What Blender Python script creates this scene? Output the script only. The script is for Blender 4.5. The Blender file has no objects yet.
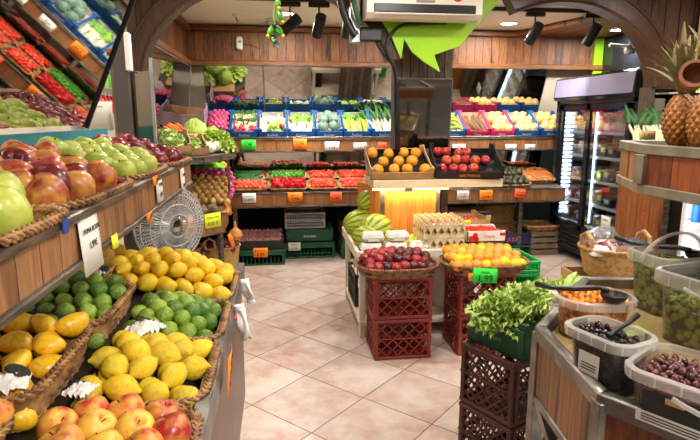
import bpy, math, random
from mathutils import Matrix, Vector, noise
random.seed(7)
S = bpy.context.scene
COL = S.collection
PI = math.pi
R = math.radians

# ------------------------------------------------------------------ camera, light, exposure
cam_d = bpy.data.cameras.new('camera'); cam_d.sensor_width = 36.0; cam_d.lens = 27.77
cam_d.clip_start = 0.05
cam = bpy.data.objects.new('camera', cam_d); COL.objects.link(cam)
cam.location = (0, 0, 1.6); cam.rotation_euler = (R(90 - 10.70), 0, R(-7.36))
S.camera = cam
S.view_settings.view_transform = 'Standard'; S.view_settings.look = 'None'
S.view_settings.gamma = 1.0; S.view_settings.use_curve_mapping = False
S.view_settings.exposure = 0.2
W = bpy.data.worlds.new('daylight'); S.world = W; W.use_nodes = True
bg = W.node_tree.nodes['Background']
bg.inputs[0].default_value = (0.93, 0.97, 1.0, 1); bg.inputs[1].default_value = 0.75
sun_d = bpy.data.lights.new('sun', 'SUN'); sun_d.energy = 1.5; sun_d.angle = R(1.5); sun_d.color = (1.0, .95, .86)
sun = bpy.data.objects.new('sun', sun_d); COL.objects.link(sun)
sun.rotation_euler = (R(61), 0, R(27))
LAMP_W = 25.0          # watts of one ceiling downlight
SPOT_W = 48.0          # watts of one track spot

# ------------------------------------------------------------------ materials
MATS = {}
def _new(name):
    m = bpy.data.materials.new(name); m.use_nodes = True
    nt = m.node_tree; b = nt.nodes['Principled BSDF']
    MATS[name] = m
    return m, nt, nt.nodes, nt.links, b
def rgb(h):
    if isinstance(h, str):
        v = [int(h[i:i+2], 16)/255 for i in (0, 2, 4)]
        v = [c/12.92 if c <= .04045 else ((c+.055)/1.055)**2.4 for c in v]
        return (v[0], v[1], v[2], 1)
    return tuple(h) + ((1,) if len(h) == 3 else ())
def math_n(N, L, op, a, b=None):
    n = N.new('ShaderNodeMath'); n.operation = op
    for i, v in enumerate((a, b)):
        if v is None: continue
        if isinstance(v, (int, float)): n.inputs[i].default_value = v
        else: L.new(v, n.inputs[i])
    return n.outputs[0]
def mix_n(N, L, f, a, b, mode='MIX'):
    n = N.new('ShaderNodeMix'); n.data_type = 'RGBA'; n.blend_type = mode
    for i, v in ((0, f), (6, a), (7, b)):
        if isinstance(v, (int, float)): n.inputs[i].default_value = v
        elif isinstance(v, tuple): n.inputs[i].default_value = v
        else: L.new(v, n.inputs[i])
    return n.outputs[2]
def ramp_n(N, L, src, lo, hi):
    n = N.new('ShaderNodeMapRange'); n.inputs[1].default_value = lo; n.inputs[2].default_value = hi
    L.new(src, n.inputs[0]); return n.outputs[0]
def noise_n(N, L, vec, scale, detail=3, rough=.5):
    n = N.new('ShaderNodeTexNoise'); n.inputs['Scale'].default_value = scale
    n.inputs['Detail'].default_value = detail; n.inputs['Roughness'].default_value = rough
    if vec is not None: L.new(vec, n.inputs['Vector'])
    return n.outputs['Fac']
def objvec(N, L, scale=(1, 1, 1), shift=True):
    t = N.new('ShaderNodeTexCoord'); mp = N.new('ShaderNodeMapping'); mp.inputs['Scale'].default_value = scale
    L.new(t.outputs['Object'], mp.inputs['Vector'])
    if not shift: return mp.outputs[0]
    oi = N.new('ShaderNodeObjectInfo'); c = N.new('ShaderNodeVectorMath'); c.operation = 'ADD'
    k = math_n(N, L, 'MULTIPLY', oi.outputs['Random'], 37.0)
    L.new(mp.outputs[0], c.inputs[0]); L.new(k, c.inputs[1])
    return c.outputs[0]
def mat(name, c1, c2=None, scale=8, lo=.4, hi=.6, rough=.5, metal=0, bump=0, bscale=60, rnd=0, spec=.5,
        stretch=(1, 1, 1), c3=None, emit=0, sss=0):
    """principled; c1/c2 mixed by noise (and by per-object random when rnd>0), c3 = small blemish spots"""
    m, nt, N, L, b = _new(name)
    b.inputs['Roughness'].default_value = rough; b.inputs['Metallic'].default_value = metal
    b.inputs['Specular IOR Level'].default_value = spec
    c1 = rgb(c1)
    if c2 is None and not bump:
        b.inputs['Base Color'].default_value = c1
    else:
        v = objvec(N, L, stretch)
        col = c1
        if c2 is not None:
            f = ramp_n(N, L, noise_n(N, L, v, scale), lo, hi)
            if rnd:
                oi = N.new('ShaderNodeObjectInfo')
                r = math_n(N, L, 'SUBTRACT', oi.outputs['Random'], .5)
                f = math_n(N, L, 'ADD', f, math_n(N, L, 'MULTIPLY', r, rnd*2))
                n = N.new('ShaderNodeClamp'); L.new(f, n.inputs[0]); f = n.outputs[0]
            col = mix_n(N, L, f, c1, rgb(c2))
        if c3 is not None:
            s = ramp_n(N, L, noise_n(N, L, v, scale*5, 2), .66, .72)
            col = mix_n(N, L, s, col, rgb(c3))
        if isinstance(col, tuple): b.inputs['Base Color'].default_value = col
        else: L.new(col, b.inputs['Base Color'])
        if bump:
            bn = N.new('ShaderNodeBump'); bn.inputs['Strength'].default_value = bump; bn.inputs['Distance'].default_value = .003
            L.new(noise_n(N, L, v, bscale, 4), bn.inputs['Height']); L.new(bn.outputs[0], b.inputs['Normal'])
    if emit:
        b.inputs['Emission Color'].default_value = c1; b.inputs['Emission Strength'].default_value = emit
    return m
def planks(name, axis, width, c1, c2, cgap='1a0d06', rough=.5, grain=1.0, gap=.018, offs=0, cdark=None):
    """wooden boards laid side by side along object axis 0/1/2 (other axis = grain 'long' axis)"""
    m, nt, N, L, b = _new(name)
    t = N.new('ShaderNodeTexCoord'); sp = N.new('ShaderNodeSeparateXYZ'); L.new(t.outputs['Object'], sp.inputs[0])
    if axis == 3: a = math_n(N, L, 'ADD', sp.outputs[0], sp.outputs[1])
    elif axis == 4: a = math_n(N, L, 'SUBTRACT', sp.outputs[0], sp.outputs[1])
    else: a = sp.outputs[axis]
    p = math_n(N, L, 'ADD', math_n(N, L, 'DIVIDE', a, width), 100.0+offs)
    idx = math_n(N, L, 'FLOOR', p); fr = math_n(N, L, 'FRACT', p)
    wn = N.new('ShaderNodeTexWhiteNoise'); wn.noise_dimensions = '1D'; L.new(idx, wn.inputs['W'])
    sc = [9*grain]*3
    long_ax = {0: 2, 1: 2, 2: 0, 3: 2, 4: 2}[axis]; sc[long_ax] = 1.0*grain
    mp = N.new('ShaderNodeMapping'); mp.inputs['Scale'].default_value = sc; L.new(t.outputs['Object'], mp.inputs[0])
    ad = N.new('ShaderNodeVectorMath'); ad.operation = 'ADD'; L.new(mp.outputs[0], ad.inputs[0])
    L.new(math_n(N, L, 'MULTIPLY', wn.outputs['Value'], 53.0), ad.inputs[1])
    g = noise_n(N, L, ad.outputs[0], 6, 6, .65)
    f = ramp_n(N, L, g, .32, .68)
    f = math_n(N, L, 'ADD', math_n(N, L, 'MULTIPLY', f, .75), math_n(N, L, 'MULTIPLY', math_n(N, L, 'SUBTRACT', wn.outputs['Value'], .35), .55))
    n = N.new('ShaderNodeClamp'); L.new(f, n.inputs[0])
    col = mix_n(N, L, n.outputs[0], rgb(c1), rgb(c2))
    if cdark:
        k = ramp_n(N, L, noise_n(N, L, ad.outputs[0], 1.3, 3), .58, .72)
        col = mix_n(N, L, k, col, rgb(cdark))
    e = math_n(N, L, 'ABSOLUTE', math_n(N, L, 'SUBTRACT', fr, .5))
    gm = math_n(N, L, 'GREATER_THAN', e, .5-gap)
    col = mix_n(N, L, gm, col, rgb(cgap))
    L.new(col, b.inputs['Base Color']); b.inputs['Roughness'].default_value = rough
    bn = N.new('ShaderNodeBump'); bn.inputs['Strength'].default_value = .4; bn.inputs['Distance'].default_value = .004
    h = math_n(N, L, 'SUBTRACT', g, math_n(N, L, 'MULTIPLY', gm, 2.0))
    L.new(h, bn.inputs['Height']); L.new(bn.outputs[0], b.inputs['Normal'])
    return m
def glass(name, tint=(1, 1, 1), gloss=.08, rough=.02, milky=None, milk=.0):
    """thin clear sheet: mostly see-through, a little mirror, optional milky plastic"""
    m, nt, N, L, b = _new(name); N.remove(b)
    out = N['Material Output']
    tr = N.new('ShaderNodeBsdfTransparent'); tr.inputs[0].default_value = rgb(tint)
    gl = N.new('ShaderNodeBsdfGlossy'); gl.inputs['Roughness'].default_value = rough
    fr = N.new('ShaderNodeLayerWeight'); fr.inputs['Blend'].default_value = .25
    f = math_n(N, L, 'ADD', math_n(N, L, 'MULTIPLY', fr.outputs['Fresnel'], .6), gloss)
    mx = N.new('ShaderNodeMixShader'); L.new(f, mx.inputs[0]); L.new(tr.outputs[0], mx.inputs[1]); L.new(gl.outputs[0], mx.inputs[2])
    sh = mx.outputs[0]
    if milky:
        tl = N.new('ShaderNodeBsdfTranslucent'); tl.inputs[0].default_value = rgb(milky)
        df = N.new('ShaderNodeBsdfDiffuse'); df.inputs[0].default_value = rgb(milky)
        m1 = N.new('ShaderNodeMixShader'); m1.inputs[0].default_value = .55
        L.new(tl.outputs[0], m1.inputs[1]); L.new(df.outputs[0], m1.inputs[2])
        m2 = N.new('ShaderNodeMixShader'); m2.inputs[0].default_value = milk
        L.new(sh, m2.inputs[1]); L.new(m1.outputs[0], m2.inputs[2]); sh = m2.outputs[0]
    L.new(sh, out.inputs[0]); return m
def mirror_mat(name, tint='b9b6ae', rough=.03):
    m, nt, N, L, b = _new(name)
    b.inputs['Base Color'].default_value = rgb(tint); b.inputs['Metallic'].default_value = 1
    v = objvec(N, L, (1, 1, 1), False)
    r = ramp_n(N, L, noise_n(N, L, v, 3.5, 4), .3, .9)
    L.new(math_n(N, L, 'ADD', math_n(N, L, 'MULTIPLY', r, rough*1.2), rough*.5), b.inputs['Roughness'])
    return m
def emit_mat(name, c, s):
    m, nt, N, L, b = _new(name)
    b.inputs['Base Color'].default_value = rgb(c)
    b.inputs['Emission Color'].default_value = rgb(c); b.inputs['Emission Strength'].default_value = s
    return m

# ------------------------------------------------------------------ mesh builder
class MB:
    def __init__(s): s.v = []; s.f = []
    def add(s, vs, fs, M=None):
        o = len(s.v)
        s.v += [tuple(M @ Vector(p)) for p in vs] if M is not None else [tuple(p) for p in vs]
        s.f += [tuple(i+o for i in f) for f in fs]; return s
    def box(s, c, d, M=None, b=0.0):
        x, y, z = c; a, e, h = d[0]/2, d[1]/2, d[2]/2
        if b <= 0:
            vs = [(x+i*a, y+j*e, z+k*h) for k in (-1, 1) for j in (-1, 1) for i in (-1, 1)]
            return s.add(vs, [(0, 2, 3, 1), (4, 5, 7, 6), (0, 1, 5, 4), (2, 6, 7, 3), (0, 4, 6, 2), (1, 3, 7, 5)], M)
        b = min(b, a*.9, e*.9, h*.9)
        vs = []; 
        prof = [(-h, b), (-h+b, 0), (h-b, 0), (h, b)]
        for zz, ins in prof:
            A, E = a-ins, e-ins
            c_ = b*.6 if ins == 0 else b*.3
            ring = [(-A+c_, -E), (A-c_, -E), (A, -E+c_), (A, E-c_), (A-c_, E), (-A+c_, E), (-A, E-c_), (-A, -E+c_)]
            vs += [(x+p, y+q, z+zz) for p, q in ring]
        fs = [tuple(range(7, -1, -1)), tuple(range(24, 32))]
        for k in range(3):
            for i in range(8):
                j = (i+1) % 8; fs.append((k*8+i, k*8+j, k*8+8+j, k*8+8+i))
        return s.add(vs, fs, M)
    def prism(s, poly, z0, z1, M=None):
        n = len(poly)
        A = sum(poly[i][0]*poly[(i+1) % n][1]-poly[(i+1) % n][0]*poly[i][1] for i in range(n))
        if A < 0: poly = poly[::-1]
        vs = [(p[0], p[1], z0) for p in poly]+[(p[0], p[1], z1) for p in poly]
        fs = [tuple(range(n-1, -1, -1)), tuple(range(n, 2*n))]+[(i, (i+1) % n, n+(i+1) % n, n+i) for i in range(n)]
        return s.add(vs, fs, M)
    def tube(s, pts, r, n=8, M=None, closed=False, cap=True):
        pts = [Vector(p) for p in pts]; m = len(pts)
        rs = r if isinstance(r, (list, tuple)) else [r]*m
        vs = []; prev = None
        for i in range(m):
            a = pts[(i-1) % m] if (closed or i > 0) else pts[i]
            b = pts[(i+1) % m] if (closed or i < m-1) else pts[i]
            t = (b-a)
            t = t.normalized() if t.length > 1e-9 else Vector((0, 0, 1))
            if prev is None:
                up = Vector((0, 0, 1)) if abs(t.z) < .9 else Vector((1, 0, 0))
                u = t.cross(up).normalized()
            else:
                u = (prev - t*prev.dot(t)); u = u.normalized() if u.length > 1e-6 else t.orthogonal().normalized()
            prev = u; w = t.cross(u)
            for k in range(n):
                q = 2*PI*k/n
                vs.append(pts[i]+(u*math.cos(q)+w*math.sin(q))*rs[i])
        fs = []
        for i in range(m if closed else m-1):
            j = (i+1) % m
            for k in range(n):
                l = (k+1) % n; fs.append((i*n+k, i*n+l, j*n+l, j*n+k))
        if cap and not closed: fs += [tuple(range(n-1, -1, -1)), tuple((m-1)*n+k for k in range(n))]
        return s.add(vs, fs, M)
    def bar(s, a, b, w, h=None, M=None):
        """rectangular bar from a to b, w wide (horizontal) and h deep"""
        a, b = Vector(a), Vector(b); h = h or w; t = (b-a).normalized()
        up = Vector((0, 0, 1)) if abs(t.z) < .95 else Vector((0, 1, 0))
        u = t.cross(up).normalized()*(w/2); v = u.cross(t).normalized()*(h/2)
        vs = [p+i*u+j*v for p in (a, b) for i, j in ((-1, -1), (1, -1), (1, 1), (-1, 1))]
        return s.add(vs, [(3, 2, 1, 0), (4, 5, 6, 7), (0, 1, 5, 4), (1, 2, 6, 5), (2, 3, 7, 6), (3, 0, 4, 7)], M)
    def lathe(s, prof, n=16, M=None, fn=None):
        """prof list of (r,z), ends with r=0 are closed to a pole"""
        vs = []; fs = []; rings = []
        for r, z in prof:
            if r < 1e-6: rings.append([len(vs)]); vs.append((0, 0, z))
            else:
                rings.append(list(range(len(vs), len(vs)+n)))
                for k in range(n):
                    q = 2*PI*k/n; vs.append((r*math.cos(q), r*math.sin(q), z))
        for a, b in zip(rings, rings[1:]):
            for k in range(n):
                l = (k+1) % n
                if len(a) == 1 and len(b) == 1: continue
                if len(a) == 1: fs.append((a[0], b[l], b[k])) 
                elif len(b) == 1: fs.append((a[k], a[l], b[0]))
                else: fs.append((a[k], a[l], b[l], b[k]))
        if fn: vs = [fn(*p) for p in vs]
        return s.add(vs, fs, M)
    def grid(s, nu, nv, fn, M=None, wrap=False):
        vs = [fn(i/(nu if wrap else nu-1), j/(nv-1)) for j in range(nv) for i in range(nu)]
        fs = []
        for j in range(nv-1):
            for i in range(nu if wrap else nu-1):
                k = (i+1) % nu; fs.append((j*nu+i, j*nu+k, (j+1)*nu+k, (j+1)*nu+i))
        return s.add(vs, fs, M)
    def mesh(s, name, m, smooth=True, ang=40):
        me = bpy.data.meshes.new(name); me.from_pydata(s.v, [], s.f); me.update()
        if m is not None: me.materials.append(MATS[m] if isinstance(m, str) else m)
        if smooth:
            me.shade_smooth()
            if ang < 180: me.set_sharp_from_angle(angle=R(ang))
        return me
    def build(s, name, m, parent=None, M=None, smooth=True, ang=40):
        return put(name, s.mesh(name, m, smooth, ang), parent, M)
def put(name, me, parent=None, M=None):
    o = bpy.data.objects.new(name, me); COL.objects.link(o)
    if parent is not None: o.parent = parent
    if M is not None: o.matrix_basis = M
    return o
def tag(o, label, cat, group=None):
    o['label'] = label; o['category'] = cat
    if group: o['group'] = group
    return o
def thing(name, label, cat, M=None, group=None):
    o = bpy.data.objects.new(name, None); o.empty_display_size = .05; COL.objects.link(o)
    if M is not None: o.matrix_basis = M
    return tag(o, label, cat, group)
def struct(o): o['kind'] = 'structure'; return o
def T(x, y, z, rz=0, rx=0, ry=0):
    return Matrix.Translation((x, y, z)) @ Matrix.Rotation(rz, 4, 'Z') @ Matrix.Rotation(rx, 4, 'X') @ Matrix.Rotation(ry, 4, 'Y')
def Sc(a, b=None, c=None):
    return Matrix.Diagonal((a, a if b is None else b, a if c is None else c, 1))
ORD = ['first', 'second', 'third', 'fourth', 'fifth', 'sixth', 'seventh', 'eighth', 'ninth', 'tenth', 'eleventh', 'twelfth', 'thirteenth', 'fourteenth', 'fifteenth', 'sixteenth']
def ordn(i, n): return 'only' if n == 1 else ('leftmost' if i == 0 else ('rightmost' if i == n-1 else ORD[i]))
def rowname(j, n): return 'front' if j == 0 else ('back' if j == n-1 else ORD[j])
def txt(parent, s, size, M, m='ink', name='lettering', align='CENTER'):
    cu = bpy.data.curves.new('t', 'FONT'); cu.body = s; cu.size = size; cu.extrude = .0004
    cu.align_x = align; cu.align_y = 'CENTER'
    t = bpy.data.objects.new('t', cu); COL.objects.link(t)
    bpy.context.view_layer.update()
    me = bpy.data.meshes.new_from_object(t.evaluated_get(bpy.context.evaluated_depsgraph_get()))
    bpy.data.objects.remove(t); bpy.data.curves.remove(cu)
    me.materials.clear(); me.materials.append(MATS[m])
    return put(name, me, parent, M)
# ------------------------------------------------------------------ the palette
def tile_mat():
    m, nt, N, L, b = _new('tile')
    t = N.new('ShaderNodeTexCoord'); mp = N.new('ShaderNodeMapping'); mp.vector_type = 'POINT'
    # tiles 0.452 m square laid at 45 degrees, a joint crossing at (.448, 2.863)
    mp.inputs['Rotation'].default_value = (0, 0, R(45)); L.new(t.outputs['Object'], mp.inputs[0])
    s = math.sqrt(.5); cx, cy = .448, 2.863
    u0 = s*(cx-cy); v0 = s*(cx+cy)
    sp = N.new('ShaderNodeSeparateXYZ'); L.new(mp.outputs[0], sp.inputs[0])
    tw = .452
    fr = []; ids = []
    for k, o in ((0, u0), (1, v0)):
        p = math_n(N, L, 'DIVIDE', math_n(N, L, 'SUBTRACT', sp.outputs[k], o), tw)
        ids.append(math_n(N, L, 'FLOOR', p))
        f = math_n(N, L, 'FRACT', p)
        fr.append(math_n(N, L, 'ABSOLUTE', math_n(N, L, 'SUBTRACT', f, .5)))
    g = math_n(N, L, 'GREATER_THAN', math_n(N, L, 'MAXIMUM', fr[0], fr[1]), .4935)
    wn = N.new('ShaderNodeTexWhiteNoise'); wn.noise_dimensions = '2D'
    cb = N.new('ShaderNodeCombineXYZ'); L.new(ids[0], cb.inputs[0]); L.new(ids[1], cb.inputs[1]); L.new(cb.outputs[0], wn.inputs['Vector'])
    ad = N.new('ShaderNodeVectorMath'); ad.operation = 'MULTIPLY_ADD'
    L.new(wn.outputs['Color'], ad.inputs[0]); ad.inputs[1].default_value = (20, 20, 20); L.new(t.outputs['Object'], ad.inputs[2])
    n1 = ramp_n(N, L, noise_n(N, L, ad.outputs[0], 2.6, 6, .62), .36, .66)
    n2 = ramp_n(N, L, noise_n(N, L, ad.outputs[0], 9, 5, .6), .4, .75)
    c = mix_n(N, L, n1, rgb('d6c4b8'), rgb('b48c79'))
    c = mix_n(N, L, math_n(N, L, 'MULTIPLY', n2, .6), c, rgb('e6dad0'))
    c = mix_n(N, L, math_n(N, L, 'MULTIPLY', wn.outputs['Value'], .22), c, rgb('b39c8a'))
    c = mix_n(N, L, g, c, rgb('5d4c41'))
    L.new(c, b.inputs['Base Color'])
    b.inputs['Roughness'].default_value = .33
    bn = N.new('ShaderNodeBump'); bn.inputs['Strength'].default_value = .3; bn.inputs['Distance'].default_value = .002
    L.new(math_n(N, L, 'SUBTRACT', 1.0, g), bn.inputs['Height']); L.new(bn.outputs[0], b.inputs['Normal'])
tile_mat()
mat('plaster', 'f1e7d8', 'e6d9c6', 2, .3, .7, rough=.9)
mat('wall_paint', 'cfc4b2', 'bfb29e', 3, .3, .7, rough=.85)
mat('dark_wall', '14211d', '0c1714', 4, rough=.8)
mat('gloss_black', '15181b', '232a30', 3, rough=.12)
mat('lime', '9fd40f', '93cc0c', 3, rough=.45)
planks('frieze', 0, .105, '9e6538', '442310', cdark='241108', grain=1.5, gap=.03)
planks('frieze_side', 1, .105, '8a5630', '3c1f0e', cdark='2a150a', grain=1.5, gap=.03)
planks('spandrel', 0, .13, '6b4b38', '24160e', cdark='1a110c', rough=.35, gap=.05, grain=1.6)
planks('arch_wood', 0, .9, '5a3c28', '22140c', rough=.3, grain=1.6, gap=.002)
planks('moulding', 2, .5, '9a6238', '4a2813', rough=.4, gap=.004)
planks('board_y', 1, .094, 'a9774c', '5f3b20', cgap='2b190d', cdark='4a2b17')
planks('board_x', 0, .094, 'a9703f', '67401f', cgap='2b190d', cdark='45260f')
planks('board_d', 3, .085, 'ab7846', '694423', cgap='24130a', cdark='45260f')
planks('board_rich', 1, .13, '9c5224', '4a1e0a', cgap='24130a', cdark='2e1206')
planks('board_box', 0, .062, 'd98a3c', 'b5652a', cgap='6a3512', grain=.8)
planks('board_panel', 0, .12, '9c5c2c', '5b2f12', cgap='2a1508', cdark='3d1f0c')
planks('bark', 0, .075, '7a6553', '241811', cgap='120b07', rough=.7, gap=.06, grain=1.6)
planks('white_wood', 0, 1.5, 'e9dfcd', 'd3c3a8', cgap='cbb999', grain=.8, gap=.001, rough=.5)
planks('grey_wood', 2, .07, '6e6257', '4a4038', cgap='1c1713', gap=.05)
planks('raw_wood', 2, .4, 'ecdcbc', 'd2b68c', cgap='9a7a50', gap=.002)
mat('post_grey', '625b52', '4c463f', 9, rough=.5, stretch=(1, 1, .2))
mat('steel', '8d8880', '6f6a63', 12, rough=.35, metal=.85)
mat('rail_metal', '837b72', '575049', 9, rough=.4, metal=.75, stretch=(1, 1, 6))
mat('chrome', 'c9ccd0', rough=.12, metal=1)
mat('aluminium', 'c3c7cb', 'a5a9ad', 6, rough=.3, metal=.7)
mat('white_plastic', 'ece9e2', rough=.4)
mat('cream_plastic', 'e8e2d2', rough=.4)
mat('grey_plastic', '8a8a86', rough=.5)
mat('black_plastic', '131314', rough=.4)
mat('black_card', '1d1b1a', '2a2725', 9, rough=.7)
mat('teal', '2d7f86', '27717a', 4, rough=.5)
mat('ink', '14120f', rough=.7)
mat('ink_white', 'f4f1ea', rough=.7)
mat('ink_blue', '27408c', rough=.7)
mat('paper', 'ece8df', 'dcd7cc', 6, rough=.8)
mat('kraft', 'c09a6b', 'ab8456', 7, rough=.85)
mat('tag_orange', 'ff8f0a', 'fb8204', 5, rough=.7)
mat('tag_red', 'ff5a22', rough=.7)
mat('tag_green', '35e23c', '2fd838', 5, rough=.7)
mat('tag_yellow', 'e8f02a', rough=.7)
mat('red_label', 'd5262c', rough=.6)
mat('blue_card', '1464b4', '0f559f', 6, rough=.6)
mat('pink_card', 'd92f6a', 'c4225c', 6, rough=.6)
mat('lilac_card', 'b79aa6', 'a88a96', 6, rough=.7)
mat('navy_card', '27315c', '1d2547', 6, rough=.7)
mat('green_card', '23563a', '1a4830', 6, rough=.65)
mat('crate_red', '8f2d22', '7a241b', 6, rough=.45)
mat('crate_brown', '5a2a1e', '482015', 6, rough=.5)
mat('crate_green', '15583a', '0f4a30', 6, rough=.5)
mat('crate_bright', '18b24c', '139a41', 6, rough=.45)
mat('crate_grey', 'a4a49c', '8f8f88', 6, rough=.5)
mat('wicker', 'b98a58', '6a4326', 22, .35, .65, rough=.55, bump=.5, bscale=120)
mat('wicker_dark', 'a97c50', '5f3d22', 22, .35, .65, rough=.55, bump=.5, bscale=120)
mat('straw', 'cfa565', 'a87c42', 40, .35, .65, rough=.7, bump=.5, bscale=150)
mat('liner', '3c2c1c', '2a1e13', 12, rough=.9)
mat('liner_pale', 'd9cfb8', 'c7bb9f', 12, rough=.9)
mat('liner_black', '151413', rough=.6)
mat('pulp', 'dccba4', 'c8b488', 20, rough=.9, bump=.3)
mat('pulp_white', 'e6e2d8', 'd3cec2', 20, rough=.9, bump=.3)
# produce
mat('apple_green', 'a5bd42', 'c6c85c', 2, .35, .65, rough=.3, rnd=.35, c3='9aa847')
mat('apple_mixed', 'd99a45', 'a8282c', 1.6, .36, .66, rough=.28, rnd=.5, c3='c98d3c')
mat('apple_red', '94202c', '58121c', 2, .35, .7, rough=.25, rnd=.4, c3='c25b4e')
mat('apple_peachy', 'ecbc48', 'c83e2a', 1.4, .44, .74, rough=.35, rnd=.45, c3='a8742e')
mat('lemon', 'fbd628', 'eaab18', 4, .45, .75, rough=.33, bump=.5, bscale=200, rnd=.4, c3='c9b232')
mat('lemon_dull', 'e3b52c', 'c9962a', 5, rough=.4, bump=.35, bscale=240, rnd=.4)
mat('citron', 'f3d22c', 'cfb12a', 3, .4, .7, rough=.3, bump=.6, bscale=140, rnd=.4, c3='bfa834')
mat('lime_fruit', '8fa834', '436c1d', 4, .3, .7, rough=.28, bump=.4, bscale=200, rnd=.6, c3='b5b044')
mat('mango_yellow', 'f0c028', 'd8a01e', 4, .35, .65, rough=.3, rnd=.4, c3='8a6a1e')
mat('orange_fruit', 'fbaa30', 'ee8e1c', 6, rough=.4, bump=.4, bscale=200, rnd=.4)
mat('apricot', 'f2a440', 'e58a30', 4, rough=.5, rnd=.4)
mat('plum', 'a82a30', '380e1c', 2, .34, .58, rough=.28, rnd=.75, c3='d8784a')
mat('nectarine', 'a81f2c', 'ee7a34', 1.6, .5, .74, rough=.35, rnd=.4)
mat('stem', '4d3620', rough=.8)
mat('stem_green', '5d8a2e', rough=.7)
mat('tomato', 'e0351f', 'c9240f', 4, rough=.25, rnd=.3)
mat('pepper_red', 'c01a1f', 'a01018', 4, rough=.2, rnd=.3)
mat('pepper_green', '4d8f2a', '2f6a1c', 4, rough=.25, rnd=.4)
mat('cucumber', '2f6a2a', '1f4c20', 8, rough=.35, rnd=.3)
mat('carrot', 'e87a22', 'd2641a', 10, rough=.55, rnd=.3, stretch=(1, 1, 4))
mat('cassava', '7a5638', '5a3c26', 14, rough=.8, rnd=.3, bump=.6)
mat('potato', 'd9b26e', 'c2955a', 6, rough=.7, rnd=.4, bump=.3)
mat('celeriac', 'a08a68', '7a6448', 8, rough=.85, bump=.8, bscale=60)
mat('onion_pink', 'd85a86', 'b83a6a', 4, rough=.35, rnd=.4, stretch=(3, 3, .6))
mat('onion_red', '7c2a45', '551a30', 5, rough=.3, rnd=.35, stretch=(3, 3, .6), c3='b8808e')
mat('onion_yellow', 'd59a4a', 'bd7d34', 5, rough=.4, rnd=.35, stretch=(3, 3, .6))
mat('shallot', 'd89a90', 'a4645f', 5, rough=.4, rnd=.4, stretch=(3, 3, .6))
mat('melon', 'ecc880', 'd9aa5c', 6, rough=.6, rnd=.35, bump=.4, bscale=90)
mat('banana', '7d9a2e', 'a8b23c', 5, rough=.5, rnd=.3)
mat('leaf', '7fb23a', '4f8a26', 6, rough=.5, rnd=.3)
mat('leaf_pale', 'c9dc74', '9fc24a', 6, rough=.5, rnd=.3)
mat('leaf_dark', '3a6a2a', '24501e', 6, rough=.5, rnd=.3)
mat('leaf_blue', '7f9a86', '56786a', 6, rough=.5, rnd=.3)
mat('leaf_lettuce', 'd9e690', '9cbf4c', 9, .35, .65, rough=.5, rnd=.3)
mat('stalk_white', 'e9efd2', 'cfe0a0', 6, rough=.4, rnd=.2)
mat('celery', 'bcd650', '8fb838', 5, rough=.4, rnd=.3, stretch=(4, 4, .6))
mat('radish', 'd6344c', 'b8243c', 5, rough=.35, rnd=.3)
mat('cauli', 'efe9d2', 'dcd3b0', 30, rough=.8, bump=.8, bscale=90)
mat('olive_black', '2a161c', '180c12', 8, rough=.18, rnd=.4)
mat('olive_brown', '6e3a36', '34181f', 8, rough=.18, rnd=.5)
mat('olive_green', '8a8a34', '66702a', 8, rough=.2, rnd=.4)
mat('olive_orange', 'f0a83a', 'e07a22', 8, rough=.25, rnd=.5)
mat('pine_leaf', '6d7a4a', '8a6a44', 6, .35, .65, rough=.6, rnd=.3)
mat('egg', 'd39a62', 'bd8248', 3, rough=.5, rnd=.4)
mat('plum_cap', '3a2a1a', rough=.8)
mat('hemp', 'c9a067', 'a67c48', 30, rough=.9, bump=.5)
def water_mat():
    m, nt, N, L, b = _new('watermelon')
    t = N.new('ShaderNodeTexCoord'); sp = N.new('ShaderNodeSeparateXYZ'); L.new(t.outputs['Object'], sp.inputs[0])
    a = math_n(N, L, 'ARCTAN2', sp.outputs[1], sp.outputs[0])
    n = noise_n(N, L, t.outputs['Object'], 14, 4, .6)
    w = math_n(N, L, 'SINE', math_n(N, L, 'ADD', math_n(N, L, 'MULTIPLY', a, 13), math_n(N, L, 'MULTIPLY', n, 5)))
    f = ramp_n(N, L, math_n(N, L, 'ADD', w, n), .95, 1.3)
    c = mix_n(N, L, ramp_n(N, L, noise_n(N, L, t.outputs['Object'], 30), .3, .7), rgb('bcbc3a'), rgb('86a02c'))
    L.new(mix_n(N, L, f, c, rgb('3f6420')), b.inputs['Base Color']); b.inputs['Roughness'].default_value = .35
water_mat()
def pine_mat():
    m, nt, N, L, b = _new('pine_skin')
    t = N.new('ShaderNodeTexCoord')
    f = ramp_n(N, L, noise_n(N, L, t.outputs['Object'], 26, 4, .7), .35, .65)
    L.new(mix_n(N, L, f, rgb('c27a28'), rgb('54290c')), b.inputs['Base Color']); b.inputs['Roughness'].default_value = .5
pine_mat()
mirror_mat('mirror'); mirror_mat('mirror_old', '9a9287', .06)
glass('clear_glass', gloss=.05)
glass('fridge_glass', tint=(.93, .97, .98), gloss=.05)
glass('tub_plastic', tint=(.95, .95, .94), gloss=.03, rough=.12, milky='e9e6df', milk=.06)
glass('tub_rim', tint=(.95, .94, .92), gloss=.06, rough=.15, milky='f6f2ec', milk=.36)
glass('cellophane', tint=(.96, .97, .96), gloss=.12, rough=.08, milky='e8ece8', milk=.12)
glass('bottle_plastic', tint=(.85, .92, .95), gloss=.1, rough=.08)
emit_mat('lamp_glow', 'fff6e6', 14); emit_mat('led_cool', 'cfe6ff', 4); emit_mat('led_warm', 'ffe08a', 6)
mat('straw_mat', 'a08852', '77602f', 60, rough=.85, stretch=(1, 14, 1))

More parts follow.
